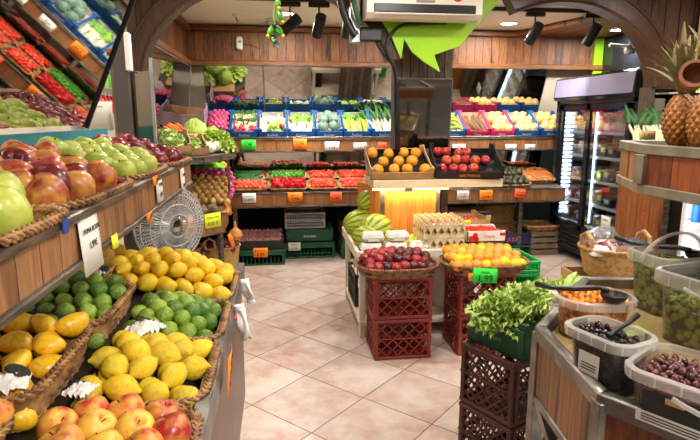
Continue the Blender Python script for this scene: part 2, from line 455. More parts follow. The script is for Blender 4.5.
def olive_mass(name, c1, c2, gap_shade):
    m, nt, N, L, b = _new(name)
    t = N.new('ShaderNodeTexCoord'); v = N.new('ShaderNodeTexVoronoi'); v.inputs['Scale'].default_value = 48
    L.new(t.outputs['Object'], v.inputs['Vector'])
    sp = N.new('ShaderNodeSeparateColor'); L.new(v.outputs['Color'], sp.inputs[0])
    c = mix_n(N, L, sp.outputs[0], rgb(c1), rgb(c2))
    c = mix_n(N, L, ramp_n(N, L, v.outputs['Distance'], .45, .75), c, rgb(gap_shade))  # shade between the olives painted into the colour as darker gaps
    L.new(c, b.inputs['Base Color']); b.inputs['Roughness'].default_value = .22
    bn = N.new('ShaderNodeBump'); bn.inputs['Strength'].default_value = .9; bn.inputs['Distance'].default_value = .008; bn.invert = True
    L.new(v.outputs['Distance'], bn.inputs['Height']); L.new(bn.outputs[0], b.inputs['Normal'])
olive_mass('mass_olive_black', '2a161c', '3c2430', '0c0608'); olive_mass('mass_olive_brown', '5a2c30', '7a3c3a', '1c0c10')
olive_mass('mass_olive_green', '8a8a34', 'a09a44', '4a4a18'); olive_mass('mass_olive_orange', 'f0a83a', 'd8701c', '8a4a14')
# survey helper: the photographed point (x, y) at depth Y in metres, in room coordinates (camera at the origin, 1.6 m up)
_p, _w = R(10.70), R(7.36)
_F = Vector((math.sin(_w)*math.cos(_p), math.cos(_w)*math.cos(_p), -math.sin(_p)))
_Rt = Vector((math.cos(_w), -math.sin(_w), 0)); _U = _Rt.cross(_F)
def at(px, py, Y):
    d = _F + _Rt*((px-350)/540) + _U*((220-py)/540); t = Y/d.y
    return Vector((d.x*t, Y, 1.6+d.z*t))
# ================================================================== THE ROOM
CZ = 2.66
struct(MB().box((1.5, 2.7, -.04), (5.3, 8.3, .08)).build('floor', 'tile', smooth=False))
struct(MB().box((1.5, 3.05, CZ+.03), (5.3, 7.6, .06)).build('ceiling', 'plaster', smooth=False))
struct(MB().box((-1.15, 3.05, 1.33), (.06, 7.6, 2.66)).build('wall_left', 'wall_paint', smooth=False))
struct(MB().box((4.13, 3.05, 1.33), (.06, 7.6, 2.66)).build('wall_right', 'gloss_black', smooth=False))
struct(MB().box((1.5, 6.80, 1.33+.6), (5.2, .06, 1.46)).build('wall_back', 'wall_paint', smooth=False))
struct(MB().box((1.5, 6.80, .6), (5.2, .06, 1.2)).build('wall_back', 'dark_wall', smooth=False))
# wooden frieze under the ceiling, with a lower and an upper moulding
struct(MB().box((1.5, 6.71, 2.42), (5.2, .06, .46)).build('trim_1', 'frieze', smooth=False))
struct(MB().box((1.5, 6.67, 2.615), (5.2, .10, .07), b=.012).box((1.5, 6.67, 2.225), (5.2, .09, .07), b=.012).build('trim_2', 'moulding'))
struct(MB().box((-1.07, 5.75, 2.42), (.06, 1.9, .46)).build('trim_3', 'frieze_side', smooth=False))
struct(MB().box((-1.03, 5.72, 2.615), (.10, 1.84, .07), b=.012).box((-1.03, 5.72, 2.225), (.09, 1.84, .07), b=.012).build('trim_4', 'moulding'))
# timber soffit on the right of the ceiling and a lime strip at the end of the frieze
m = MB().prism([(2.95, 6.64), (4.1, 6.64), (4.1, 4.6), (3.5, 4.6)], 2.60, 2.655)
struct(m.build('trim_5', 'frieze', smooth=False))
a = at(597, 38, 6.6); b = at(605, 66, 6.6)
struct(MB().box(((a.x+b.x)/2, 6.66, 2.38), (.12, .03, .46)).build('trim_6', 'lime', smooth=False))
# central pillar, the two arches and the planked spandrels above them
struct(MB().box((1.24, 4.735, 1.33), (.51, .13, 2.66)).build('wall_pillar', 'bark', smooth=False))
YA0, YA1 = 4.36, 4.50
def arch(name, xc, a, zs, rise, bw, q0=0.0, q1=PI):
    m = MB(); n = 40; A = lambda k: q0+(q1-q0)*k/n
    vs = []
    for y in (YA0, YA1):
        for k in range(n+1):
            q = A(k)
            vs.append((xc-a*math.cos(q), y, zs+rise*math.sin(q)))
            vs.append((xc-(a+bw)*math.cos(q), y, zs+(rise+bw)*math.sin(q)))
    o = 2*(n+1); fs = []
    for k in range(n):
        i = 2*k
        fs += [(i, i+2, i+3, i+1), (o+i, o+i+1, o+i+3, o+i+2), (i, o+i, o+i+2, i+2), (i+1, i+3, o+i+3, o+i+1)]
    fs += [(0, 1, o+1, o), (2*n, o+2*n, o+2*n+1, 2*n+1)]
    m.add(vs, fs)
    # raised ribs along both edges of the beam
    for d in (.012, bw-.012):
        m.tube([(xc-(a+d)*math.cos(A(k)), YA0-.004, zs+(rise+d)*math.sin(A(k))) for k in range(n+1)], .014, 6)
    struct(m.build(name, 'arch_wood'))
def spandrel(name, xc, a, zs, rise, x0, x1):
    m = MB(); n = 40; top = CZ
    for y in (YA0+.05, YA1-.03):
        vs = []; fs = []
        for k in range(n+1):
            x = x0+(x1-x0)*k/n; t = (x-xc)/a
            z = zs+rise*math.sqrt(max(0, 1-t*t)) if abs(t) < 1 else zs
            vs += [(x, y, min(z, top)), (x, y, top)]
        for k in range(n): i = 2*k; fs.append((i, i+2, i+3, i+1))
        m.add(vs, fs)
    struct(m.build(name, 'spandrel', smooth=False))
arch('trim_7', -.06, .95, 1.86, .74, .14, 0, R(166)); spandrel('trim_8', -.06, 1.08, 1.86, .86, -1.12, .93)
arch('trim_9', 2.33, .84, 1.86, .66, .17, R(60)); spandrel('trim_10', 2.33, 1.0, 1.86, .81, 1.90, 3.55)
# piers at both ends of the arcade
struct(MB().box((-1.05, 4.48, .93), (.15, .22, 1.86)).build('wall_pier', 'bark', smooth=False))
struct(MB().box((3.36, 4.46, .93), (.38, .16, 1.86)).build('wall_pier', 'bark', smooth=False))
struct(MB().box((3.83, 4.46, 1.33), (.55, .12, 2.66)).build('wall_pier', 'spandrel', smooth=False))
def mirror(x0, x1, y0, z0, y1, z1, label, name='mirror', mt='mirror', side=None):
    """leaning sheet with a thin frame; lower edge at (y0, z0), upper edge at (y1, z1)"""
    c = Vector(((x0+x1)/2, (y0+y1)/2, (z0+z1)/2)); L = math.hypot(y1-y0, z1-z0)
    t = thing(name, label, 'mirror', Matrix.Translation(c) @ Matrix.Rotation(math.atan2(z1-z0, y1-y0)-PI/2, 4, 'X'))
    w = x1-x0
    MB().box((0, 0, 0), (w-.02, .008, L-.02)).build('mirror_sheet', mt, t, smooth=False)
    MB().box((0, .004, L/2-.006), (w, .016, .012)).box((0, .004, -L/2+.006), (w, .016, .012)).box((w/2-.005, .004, 0), (.01, .016, L)).box((-w/2+.005, .004, 0), (.01, .016, L)).build('frame', 'steel', t, smooth=False)
    return t
def mirror_side(y0, y1, x0, z0, x1, z1, label, mt='mirror'):
    c = Vector(((x0+x1)/2, (y0+y1)/2, (z0+z1)/2)); L = math.hypot(x1-x0, z1-z0)
    t = thing('mirror', label, 'mirror', Matrix.Translation(c) @ Matrix.Rotation(math.atan2(x1-x0, z1-z0), 4, 'Y'))
    w = y1-y0
    MB().box((0, 0, 0), (.008, w-.02, L-.02)).build('mirror_sheet', mt, t, smooth=False)
    MB().box((-.004, 0, L/2-.006), (.016, w, .012)).box((-.004, 0, -L/2+.006), (.016, w, .012)).box((-.002, w/2-.006, 0), (.022, .012, L)).box((-.002, -w/2+.006, 0), (.022, .012, L)).build('frame', 'aluminium', t, smooth=False)
    return t
def big_mirror(label):
    al, be, d = .4079, .0638, -1.1727           # lean 23.4 degrees, turned 3.7 degrees towards the room
    n = Vector((math.cos(al)*math.cos(be), math.cos(al)*math.sin(be), -math.sin(al)))
    a = Vector((-math.sin(be), math.cos(be), 0)); u = a.cross(n)*-1
    c = Vector((0, 1.05, 2.06)); c.x = (d-c.y*n.y-c.z*n.z)/n.x
    M = Matrix((( n.x, a.x, u.x, c.x), (n.y, a.y, u.y, c.y), (n.z, a.z, u.z, c.z), (0, 0, 0, 1)))
    L, H = 2.42, 1.06
    t = thing('mirror', label, 'mirror', M)
    MB().box((-.006, 0, 0), (.012, L, H)).build('mirror_sheet', 'mirror', t, smooth=False)
    f = MB()
    f.box((-.003, L/2+.006, 0), (.024, .012, H+.024)); f.box((-.003, -L/2-.006, 0), (.024, .012, H+.024)); f.box((-.003, 0, H/2+.006), (.024, L, .012))
    f.build('frame', 'black_plastic', t, smooth=False)
    MB().box((.0006, -.32, 0), (.001, .004, H)).build('seam', 'grey_plastic', t, smooth=False)
big_mirror('large mirror leaning over the upper fruit shelf on the left')
mirror_side(4.56, 6.66, -1.085, 1.30, -1.0, 2.19, 'leaning side mirror on the left wall behind the lettuces')
xs = [-.84, at(264, 90, 6.6).x, at(371, 90, 6.6).x, 1.75]
mirror(xs[0], xs[1], 6.70, 1.60, 6.46, 2.19, 'left sheet of the leaning back mirror, above the pink onions')
mirror(xs[1], xs[2], 6.70, 1.60, 6.46, 2.19, 'middle sheet of the leaning back mirror, above the celery and cabbages')
mirror(xs[2], xs[3], 6.70, 1.60, 6.46, 2.19, 'narrow sheet of the leaning back mirror beside the pillar')
mirror(1.77, 3.28, 6.70, 1.60, 6.46, 2.19, 'leaning mirror above the melon crates, left of the fridge')
mirror(.985, 1.475, 4.662, 1.06, 4.575, 1.93, 'old mirror sheet on the front of the central pillar', mt='mirror_old')
mirror(-1.11, -.985, 4.362, 1.25, 4.360, 1.86, 'narrow mirror strip under the foot of the left arch', mt='mirror_old')
mirror(3.18, 3.55, 4.374, 1.36, 4.366, 1.855, 'mirror under the right foot of the arch, behind the leeks', mt='mirror_old')
mirror(-.55, 3.25, 6.46, .98, 6.425, 1.215, 'long low mirror strip between the upper and lower back shelves')

# the street outside the open shop front, seen only in the mirrors
planks('brick_front', 2, .07, 'b89484', '96705e', cgap='c8bcae', grain=2)
struct(MB().box((1.5, -9.0, 2.6), (16, .3, 5.2)).build('wall_street', 'brick_front', smooth=False))
for k in range(4): struct(MB().box((-4.2+3.8*k, -8.82, 3.9), (1.1, .08, 1.3)).build('window_%d' % (k+1), 'gloss_black', smooth=False))
mat('asphalt', '8c8880', '77736c', 3, rough=.9)
struct(MB().box((1.5, -5.2, -.06), (16, 7.4, .06)).build('street', 'asphalt', smooth=False))
# ================================================================== LAMPS
def downlight(x, y, label, grp='round ceiling downlights', z=CZ):
    t = thing('ceiling_light', label, 'ceiling light', T(x, y, z), grp)
    MB().lathe([(.085, 0), (.105, 0), (.105, -.012), (.085, -.016), (.085, 0)], 28).build('rim', 'white_plastic', t)
    MB().lathe([(0, -.008), (.085, -.009)], 28).build('diffuser', 'lamp_glow', t)
    l = bpy.data.lights.new('downlight', 'AREA'); l.shape = 'DISK'; l.size = .17; l.energy = LAMP_W if y > 4.5 else LAMP_W*.58; l.color = (1, .955, .89)
    o = bpy.data.objects.new('downlight', l); COL.objects.link(o); o.parent = t; o.location = (0, 0, -.02)
DL = [(.086, 5.85, 'ceiling downlight behind the hanging pepper garland'), (2.6, 6.12, 'ceiling downlight left of the two spots over the melons'),
      (3.86, 6.0, 'ceiling downlight above the glass fridge')]
for x, y, l in DL: downlight(x, y, l, z=2.598 if x > 3 else CZ)
for x in (-.35, .9, 2.2, 3.2):  # lamps added out of view to light the front of the shop
    for y in (.5, 1.9, 3.3): downlight(x, y, 'added ceiling downlight over the unseen front of the shop')
downlight(1.3, 5.6, 'added unseen ceiling downlight behind the lime sign')  # added lamp hidden from the camera, lights the back
def track(x0, x1, y, label):
    t = thing('light_track', label, 'light track', T(0, 0, 0))
    MB().box(((x0+x1)/2, y, CZ-.02), (x1-x0, .035, .035)).build('rail', 'black_plastic', t, smooth=False)
track(-.35, .72, 5.12, 'black ceiling track carrying spots over the vegetable crates')
track(1.75, 3.30, 5.30, 'black ceiling track carrying spots in front of the melons')
def spot(x, y, aim, label):
    t = thing('track_spot', label, 'spotlight', T(x, y, CZ-.04), 'black cylinder spots on the ceiling tracks')
    MB().box((0, 0, -.022), (.19, .04, .04), b=.004).build('adapter', 'black_plastic', t)
    MB().tube([(0, 0, -.04), (0, 0, -.15)], .008, 8).build('stalk', 'black_plastic', t)
    d = (Vector(aim)-Vector((x, y, CZ-.18))).normalized(); q = d.to_track_quat('Z', 'Y').to_matrix().to_4x4()
    M = T(0, 0, -.20) @ q @ Sc(1.25)
    hd = MB().lathe([(0, -.085), (.036, -.085), (.040, -.08), (.040, .085), (.036, .085), (.034, .07), (0, .07)], 20).build('lamp_head', 'black_plastic', t, M)
    MB().lathe([(0, .072), (.033, .072)], 16).build('lens', 'lamp_glow', hd)
    l = bpy.data.lights.new('spot', 'SPOT'); l.energy = SPOT_W; l.spot_size = R(75); l.spot_blend = .7; l.shadow_soft_size = .035; l.color = (1, .955, .88)
    o = bpy.data.objects.new('spot', l); COL.objects.link(o); o.parent = t
    o.matrix_basis = T(0, 0, -.20) @ d.to_track_quat('-Z', 'Y').to_matrix().to_4x4() @ T(0, 0, -.115)
spot(.12, 5.12, (-.75, 5.0, 1.75), 'black ceiling spot aimed left, first on the left track')
spot(.38, 5.12, (.1, 6.5, 1.2), 'black ceiling spot, middle of the left track')
spot(.64, 5.12, (.6, 6.6, 1.2), 'black ceiling spot half hidden by the grey box')
spot(2.52, 5.30, (2.3, 6.6, 1.2), 'black ceiling spot, left one over the melons')
spot(3.13, 5.30, (2.75, 6.3, 1.0), 'black ceiling spot, right one over the melons beside the fridge')
# ================================================================== PRODUCE SHAPES (shared meshes)
rnd = random.Random(11)
ME = {}
def lump(me_mb, amt, sc, seed):
    o = Vector((seed*7.1, seed*3.3, seed*1.7))
    me_mb.v = [tuple(Vector(p)*(1+amt*noise.noise(Vector(p)*sc+o))) for p in me_mb.v]
    return me_mb
def sphere_prof(n=12, sx=1, sz=1): return [(sx*math.sin(PI*i/n) if 0 < i < n else 0, -sz*math.cos(PI*i/n)) for i in range(n+1)]
APPLE = [(0, -.72), (.18, -.80), (.42, -.82), (.68, -.66), (.88, -.36), (.98, 0), (.99, .3), (.9, .6), (.7, .82), (.45, .9), (.25, .84), (.1, .68), (0, .58)]
def fruit(kind, seed=0):
    """unit-radius meshes, long or stem axis along z"""
    m = MB()
    if kind == 'apple': m.lathe(APPLE, 20); lump(m, .06, .9, seed)
    elif kind == 'pear_apple': m.lathe([(r*(1-.1*max(0, z)), z*1.12) for r, z in APPLE], 20); lump(m, .06, .9, seed)
    elif kind == 'lemon':
        m.lathe([(0, -1.38), (.14, -1.34), (.26, -1.2), (.5, -1.02), (.8, -.66), (.97, -.2), (.98, .22), (.82, .66), (.52, 1.0), (.24, 1.2), (.18, 1.36), (.1, 1.46), (0, 1.48)], 18); lump(m, .07, 1.1, seed)
    elif kind == 'lime':
        m.lathe([(0, -1.1), (.16, -1.08), (.5, -.92), (.82, -.58), (.98, -.1), (.95, .35), (.75, .72), (.42, .98), (.18, 1.08), (.12, 1.16), (0, 1.18)], 18); lump(m, .05, 1.1, seed)
    elif kind == 'orange':
        m.lathe([(0, -.95), (.2, -.94), (.5, -.83), (.8, -.56), (.97, -.15), (.99, .2), (.86, .54), (.6, .8), (.3, .93), (.1, .93), (.05, .88), (0, .88)], 18); lump(m, .04, 1.2, seed)
    elif kind == 'mango':
        m.lathe([(0, -1.3), (.3, -1.24), (.62, -1.0), (.88, -.55), (1, 0), (.94, .5), (.74, .92), (.44, 1.2), (.15, 1.32), (0, 1.34)], 18,
                fn=lambda x, y, z: (x*1.0+.16*(z*z-.6), y*.86, z)); lump(m, .06, .8, seed)
    elif kind == 'melon': m.lathe(sphere_prof(12, 1, 1.2), 18); lump(m, .08, 1.0, seed)
    elif kind == 'tomato':
        m.lathe([(0, -.72), (.4, -.72), (.8, -.5), (1, -.05), (.92, .4), (.6, .66), (.25, .66), (.1, .56), (0, .54)], 14, fn=lambda x, y, z: (x*(1+.03*math.cos(5*math.atan2(y, x))), y*(1+.03*math.cos(5*math.atan2(y, x))), z))
    elif kind == 'pepper':
        m.lathe([(0, -1.0), (.25, -1.1), (.55, -1.02), (.78, -.6), (.9, 0), (1, .5), (.9, .85), (.55, 1.0), (.2, .86), (0, .8)], 18,
                fn=lambda x, y, z: (x*(1+.13*math.cos(3*math.atan2(y, x))), y*(1+.13*math.cos(3*math.atan2(y, x))), z)); lump(m, .1, 1, seed)
    elif kind == 'onion':
        m.lathe([(0, -.9), (.12, -.88), (.5, -.75), (.88, -.35), (1, .05), (.88, .45), (.5, .78), (.2, .98), (.12, 1.25), (.15, 1.4), (0, 1.4)], 16); lump(m, .06, 1, seed)
    elif kind == 'potato': m.lathe(sphere_prof(10, .85, 1.15), 14); lump(m, .28, 1.0, seed)
    elif kind == 'celeriac': m.lathe(sphere_prof(12, 1, .9), 18); lump(m, .3, 1.8, seed)
    elif kind == 'egg': m.lathe([(0, -1.0), (.45, -.88), (.8, -.5), (.98, 0), (.9, .5), (.66, .92), (.34, 1.2), (0, 1.3)], 14)
    elif kind == 'plum': m.lathe([(0, -1.0), (.5, -.88), (.86, -.5), (1, 0), (.9, .5), (.55, .86), (.2, .98), (.08, .9), (0, .88)], 16); lump(m, .05, 1, seed)
    elif kind == 'olive': m.lathe(sphere_prof(8, .8, 1.12), 12); lump(m, .06, 1, seed)
    elif kind == 'cucumber':
        m.tube([(.12*math.sin(i/8*PI), 0, -1+i/4) for i in range(9)], [.02, .12, .15, .16, .16, .16, .15, .11, .03], 10)
    elif kind == 'carrot':
        m.tube([(.05*math.sin(i*1.3), 0, -1+i/4) for i in range(9)], [.01, .05, .08, .1, .12, .13, .14, .13, .06], 10)
    elif kind == 'cassava':
        m.tube([(.1*math.sin(i*.7+seed), .05*math.cos(i), -1+i/4) for i in range(9)], [.05, .11, .15, .18, .19, .2, .18, .15, .08], 10); lump(m, .12, 3, seed)
    elif kind == 'banana':
        m.tube([(.55*(1-((i-4)/4)**2)-.3, 0, -1+i/4) for i in range(9)], [.05, .12, .19, .21, .22, .21, .19, .12, .05], 8)
    return m
def fruit_mesh(kind, m, nvar=3, ang=180):
    key = (kind, m)
    if key not in ME: ME[key] = [fruit(kind, s+1).mesh(kind, m, ang=ang) for s in range(nvar)]
    return rnd.choice(ME[key])
ME['stem'] = MB().tube([(0, 0, .55), (.02, 0, .75), (.07, .02, .96)], [.03, .03, .045], 6).mesh('stem', 'stem')
ME['nub'] = MB().lathe([(0, .885), (.07, .89), (.06, .95), (0, .965)], 6).mesh('stem', 'stem_green')
_c = MB()
for k in range(5):
    q = 2*PI*k/5; _c.add([(0, 0, .62), (.18*math.cos(q-.5), .18*math.sin(q-.5), .66), (.55*math.cos(q), .55*math.sin(q), .69), (.18*math.cos(q+.5), .18*math.sin(q+.5), .66), (.2*math.cos(q), .2*math.sin(q), .7)], [(0, 1, 4), (1, 2, 4), (2, 3, 4), (3, 0, 4)])
ME['calyx'] = _c.mesh('calyx', 'stem_green')
ME['pstem'] = MB().tube([(0, 0, .8), (.02, 0, 1.05), (.15, 0, 1.35)], [.16, .1, .09], 7).mesh('stem', 'stem_green')
def rotm(mode):
    if mode == 'any': return Matrix.Rotation(rnd.uniform(0, 2*PI), 4, 'Z') @ Matrix.Rotation(rnd.uniform(0, PI), 4, 'X') @ Matrix.Rotation(rnd.uniform(0, 2*PI), 4, 'Z')
    if mode == 'up': return Matrix.Rotation(rnd.uniform(0, 2*PI), 4, 'Z') @ Matrix.Rotation(rnd.uniform(-.7, .7), 4, 'X') @ Matrix.Rotation(rnd.uniform(-.4, .4), 4, 'Y')
    if mode == 'lie': return Matrix.Rotation(rnd.uniform(0, 2*PI), 4, 'Z') @ Matrix.Rotation(PI/2+rnd.uniform(-.35, .35), 4, 'X') @ Matrix.Rotation(rnd.uniform(0, 2*PI), 4, 'Z')
    if mode == 'x': return Matrix.Rotation(rnd.uniform(-.4, .4), 4, 'Z') @ Matrix.Rotation(PI/2, 4, 'Y') @ Matrix.Rotation(rnd.uniform(0, 6), 4, 'Z')
    if mode == 'y': return Matrix.Rotation(rnd.uniform(-.3, .3), 4, 'Z') @ Matrix.Rotation(PI/2, 4, 'X') @ Matrix.Rotation(rnd.uniform(0, 6), 4, 'Z')
def item(name, kind, m, M, label, cat, group=None, part=None):
    o = put(name, fruit_mesh(kind, m), None, M); tag(o, label, cat, group)
    if part: put('stem' if part != 'calyx' else 'calyx', ME[part], o)
    return o
def heap(F, W, D, nx, ny, r, zf, name, kind, m, cat, what, where, group, mode='any', part=None, jit=.12, edge=None, sc=(1, 1, 1), pj=1.0, under=0, skip=()):
    """rows of single fruits in the frame F; row 0 is the nearest; each fruit is a thing of its own"""
    for j in range(ny):
        n = nx - (1 if j % 2 else 0)
        for i in range(n):
            if (i, j) in skip: continue
            u = -W/2+r + (W-2*r)*((i+(.5 if j % 2 else 0))/max(1, nx-1)) if nx > 1 else 0
            v = -D/2+r + (D-2*r)*(j/max(1, ny-1)) if ny > 1 else 0
            if edge:   # rounded trays: pull the corners in
                k = max(0, abs(2*u/W))**3 * max(0, abs(2*v/D))**3; u *= 1-.16*k; v *= 1-.16*k
            u += rnd.uniform(-jit, jit)*r; v += rnd.uniform(-jit, jit)*r
            rr = r*rnd.uniform(.93, 1.07)
            mm = m if isinstance(m, str) else rnd.choice(m)
            M = F @ Matrix.Translation((u, v, zf(u/W*2, v/D*2)+rr*.55+rnd.uniform(0, .25)*r*pj)) @ rotm(mode) @ Sc(rr*sc[0], rr*sc[1], rr*sc[2])
            item(name, kind, mm, M, '%s %s of the %s row, %s' % (ordn(i, n), what, rowname(j, ny), where), cat, group, part)
    if under:
        k = 0
        for j in range(ny-1):
            for i in range(nx-1):
                u = -W/2+r + (W-2*r)*((i+.5*((j+1) % 2)+ .25)/max(1, nx-1)); v = -D/2+r+(D-2*r)*((j+.5)/max(1, ny-1))
                if abs(u) > W/2-r*1.3: continue
                mm = m if isinstance(m, str) else rnd.choice(m)
                M = F @ Matrix.Translation((u, v, zf(u/W*2, v/D*2)-rr*.25)) @ rotm(mode) @ Sc(r*sc[0], r*sc[1], r*sc[2])
                item(name, kind, mm, M, '%s half buried between the others, %s' % (what, where), cat, group+', half buried')
# ------------------------------------------------------------------ wicker baskets
def rrect(W, D, r, n):
    """n points evenly spaced along a rounded rectangle, with outward normals"""
    r = min(r, W/2-.001, D/2-.001)
    segs = []; a, b = W/2-r, D/2-r
    cs = [(a, b, 0), (-a, b, PI/2), (-a, -b, PI), (a, -b, 1.5*PI)]
    dense = []
    for cx, cy, q in cs:
        for k in range(17): t = q+PI/2*k/16; dense.append((cx+r*math.cos(t), cy+r*math.sin(t), math.cos(t), math.sin(t)))
    dense.append(dense[0]); L = [0]
    for p, q in zip(dense, dense[1:]): L.append(L[-1]+math.hypot(q[0]-p[0], q[1]-p[1]))
    out = []; j = 0
    for i in range(n):
        s = L[-1]*i/n
        while L[j+1] < s: j += 1
        f = (s-L[j])/max(1e-9, L[j+1]-L[j]); p, q = dense[j], dense[j+1]
        nx, ny = p[2]+(q[2]-p[2])*f, p[3]+(q[3]-p[3])*f; l = math.hypot(nx, ny) or 1
        out.append((p[0]+(q[0]-p[0])*f, p[1]+(q[1]-p[1])*f, nx/l, ny/l))
    return out, L[-1]
def basket(M, W, D, H, label, group=None, r=.07, flare=.03, m='wicker', fill=None, fillm='liner', fine=1.0, rim=.0115, name='wicker_basket', cat='basket'):
    t = thing(name, label, cat, M, group)
    per = 2*(W+D); n = max(48, int(per/(.012/fine))//2*2); rows = max(5, int(H/.012*fine))
    pts, L = rrect(W-2*flare, D-2*flare, r, n)
    mb = MB()
    def wall(side):
        def fn(u, v):
            i = int(round(u*n)) % n; x, y, a, b = pts[i]; k = int(round(v*(rows-1)))
            o = flare*v + side*(.006) + .0045*(1 if (i//2+k) % 2 else -1)*(1)
            return (x+a*o, y+b*o, H*v)
        return fn
    mb.grid(n, rows, wall(0), wrap=True)
    b2 = MB().grid(n, rows, wall(-1), wrap=True); b2.f = [f[::-1] for f in b2.f]; mb.add(b2.v, b2.f)
    mb.build('woven_body', m, t, ang=180)
    MB().prism([(p[0], p[1]) for p in pts[::3]], 0, .008).build('base', m, t, smooth=False)
    rp, L = rrect(W, D, r+flare, 12*max(12, int(L/.058)))
    N_ = len(rp); rb = MB(); tw = max(6, int(L/.058))
    for s in range(3):
        for e in (-1, 1):
            path = []
            for i, (x, y, a, b) in enumerate(rp):
                q = 2*PI*(tw*i/N_+s/3); o = rim*.85*math.sin(q)+e*rim*.16; h = rim*.42*math.sin(2*q)+e*rim*.22
                path.append((x+a*o, y+b*o, H+h))
            rb.tube(path, rim*.35, 5, closed=True)
    rb.build('braided_rim', m, t, ang=180)
    if fill:
        def fn(u, v):
            a, b = 2*u-1, 2*v-1
            # squircle mapping keeps the pad inside the basket
            x = a*math.sqrt(1-.30*b*b)*(W/2-flare*.6); y = b*math.sqrt(1-.30*a*a)*(D/2-flare*.6)
            e = max(abs(a), abs(b)); z = fill(a, b)
            return (x, y, z if e < .97 else min(z, H*.9))
        MB().grid(17, 17, fn).build('lining', fillm, t, ang=180)
    return t
# ------------------------------------------------------------------ crates
def lattice(mb, o, ux, uz, W, H, t, pattern, cell, M=None):
    """openwork panel, o=lower left corner, ux,uz unit axes, t thickness"""
    o, ux, uz = Vector(o), Vector(ux), Vector(uz)
    P = lambda a, b: o+ux*a+uz*b
    w = .0065
    def seg(a, b):
        # clip a diagonal to the panel
        (x0, y0), (x1, y1) = a, b
        dx, dy = x1-x0, y1-y0; t0, t1 = 0., 1.
        for p, q in ((-dx, x0), (dx, W-x0), (-dy, y0), (dy, H-y0)):
            if abs(p) < 1e-9:
                if q < 0: return
                continue
            r_ = q/p
            if p < 0: t0 = max(t0, r_)
            else: t1 = min(t1, r_)
        if t1-t0 > 1e-3: mb.bar(P(x0+dx*t0, y0+dy*t0), P(x0+dx*t1, y0+dy*t1), w, t, M)
    if 'x' in pattern or '/' in pattern or '\\' in pattern:
        n = int((W+H)/cell)+1
        for k in range(n+1):
            c = k*cell
            if pattern in ('x', '/'): seg((c-H, 0), (c, H))
            if pattern in ('x', '\\'): seg((c, 0), (c-H, H))
    if '+' in pattern:
        for k in range(1, int(W/cell)): seg((k*W/int(W/cell), 0), (k*W/int(W/cell), H))
        for k in range(1, int(H/cell)): seg((0, k*H/int(H/cell)), (W, k*H/int(H/cell)))
    if '|' in pattern:
        for k in range(1, int(W/cell)): seg((k*W/int(W/cell), 0), (k*W/int(W/cell), H))
def crate(M, W, D, H, m, label, group=None, pat='x', cell=.035, open_top=True, solid_top=0, name='plastic_crate', mid=True, cut=False):
    t = thing(name, label, 'crate', M, group)
    th = .012
    def wall(W_, Mx, nm):
        b = MB()
        b.box((0, 0, H-.014), (W_, th*1.6, .022), Mx, .003).box((0, 0, .012), (W_, th*1.4, .020), Mx, .003)
        for s in (-1, 1): b.box((s*(W_/2-.014), 0, H/2), (.022, th*1.3, H-.02), Mx, .003)
        if mid: b.box((0, 0, H*.52), (W_, th*1.2, .010), Mx)
        for s in (-.17, .17):
            if W_ > .3 and mid == 2: b.box((s*W_, 0, H/2), (.014, th*1.2, H-.02), Mx)
        ps = pat if isinstance(pat, str) else pat
        hs = solid_top*H
        if hs: b.box((0, 0, H-hs/2), (W_, th, hs), Mx)
        lattice(b, (-W_/2+.02, 0, .02), (1, 0, 0), (0, 0, 1), W_-.04, H-.04-hs, th*.7, ps, cell, Mx)
        b.build(nm, m, t, smooth=False)
    for s, nm in ((-1, 'side_panel'), (1, 'side_panel')):
        wall(W, T(0, s*(D/2-th/2), 0), nm)
        wall(D-2*th, T(s*(W/2-th/2), 0, 0, PI/2), nm)
    b = MB(); lattice(b, (-W/2+.01, -D/2+.01, .008), (1, 0, 0), (0, 1, 0), W-.02, D-.02, .008, '+', .05)
    b.box((0, 0, .004), (W-.02, D-.02, .006))
    b.build('base', m, t, smooth=False)
    return t
def carton(M, W, D, H, m, label, group=None, inner=None, ends=.05, name='produce_box', cat='box', writing=None, notch=True, th=.008, end_m=None, logo='ink_white', wsize=None):
    """open cardboard or thin-wood fruit box: higher ends with a hand hole, corner posts, paper lining"""
    t = thing(name, label, cat, M, group)
    MB().box((0, 0, .005), (W, D, .01)).build('base', m, t, smooth=False)
    for s in (-1, 1):
        fp = MB().box((0, s*(D/2-th/2), H/2), (W, th, H)).build('side_panel', m, t, smooth=False)
        if s < 0 and writing: txt(fp, writing, wsize or H*.5, T(0, -D/2-.001, H*.45, 0, PI/2), logo)
        e = MB(); h2 = H+ends
        pr = [(-D/2, 0), (D/2, 0), (D/2, h2), (D/2-.07*D, h2), (D*.3, h2-.02), (-D*.3, h2-.02), (-D/2+.07*D, h2), (-D/2, h2)]
        vs = [(s*(W/2-th/2)+dx, p[0], p[1]) for dx in (-th/2, th/2) for p in pr]; n = len(pr)
        fs = [tuple(range(n-1, -1, -1)), tuple(range(n, 2*n))]+[(i, (i+1) % n, n+(i+1) % n, n+i) for i in range(n)]
        e.add(vs, fs)
        for q in (-1, 1): e.prism([(s*(W/2-th), q*(D/2-th)), (s*(W/2-th-.03), q*(D/2-th)), (s*(W/2-th), q*(D/2-th-.03))], .01, h2)
        ep = e.build('end_panel', end_m or m, t, smooth=False)
        if notch: MB().box((s*(W/2-th/2), 0, H*.72), (th*1.15, D*.28, .022)).build('hand_hole', 'black_plastic', ep, smooth=False)
    if inner:
        MB().box((0, 0, .013), (W-2*th-.004, D-2*th-.004, .006)).box((0, D/2-th-.004, H*.55), (W-2*th-.01, .003, H*.9)).box((W/2-th-.004, 0, H*.5), (.003, D-2*th-.01, H*.85)).box((-W/2+th+.004, 0, H*.5), (.003, D-2*th-.01, H*.85)).build('paper_lining', inner, t, smooth=False)
    return t
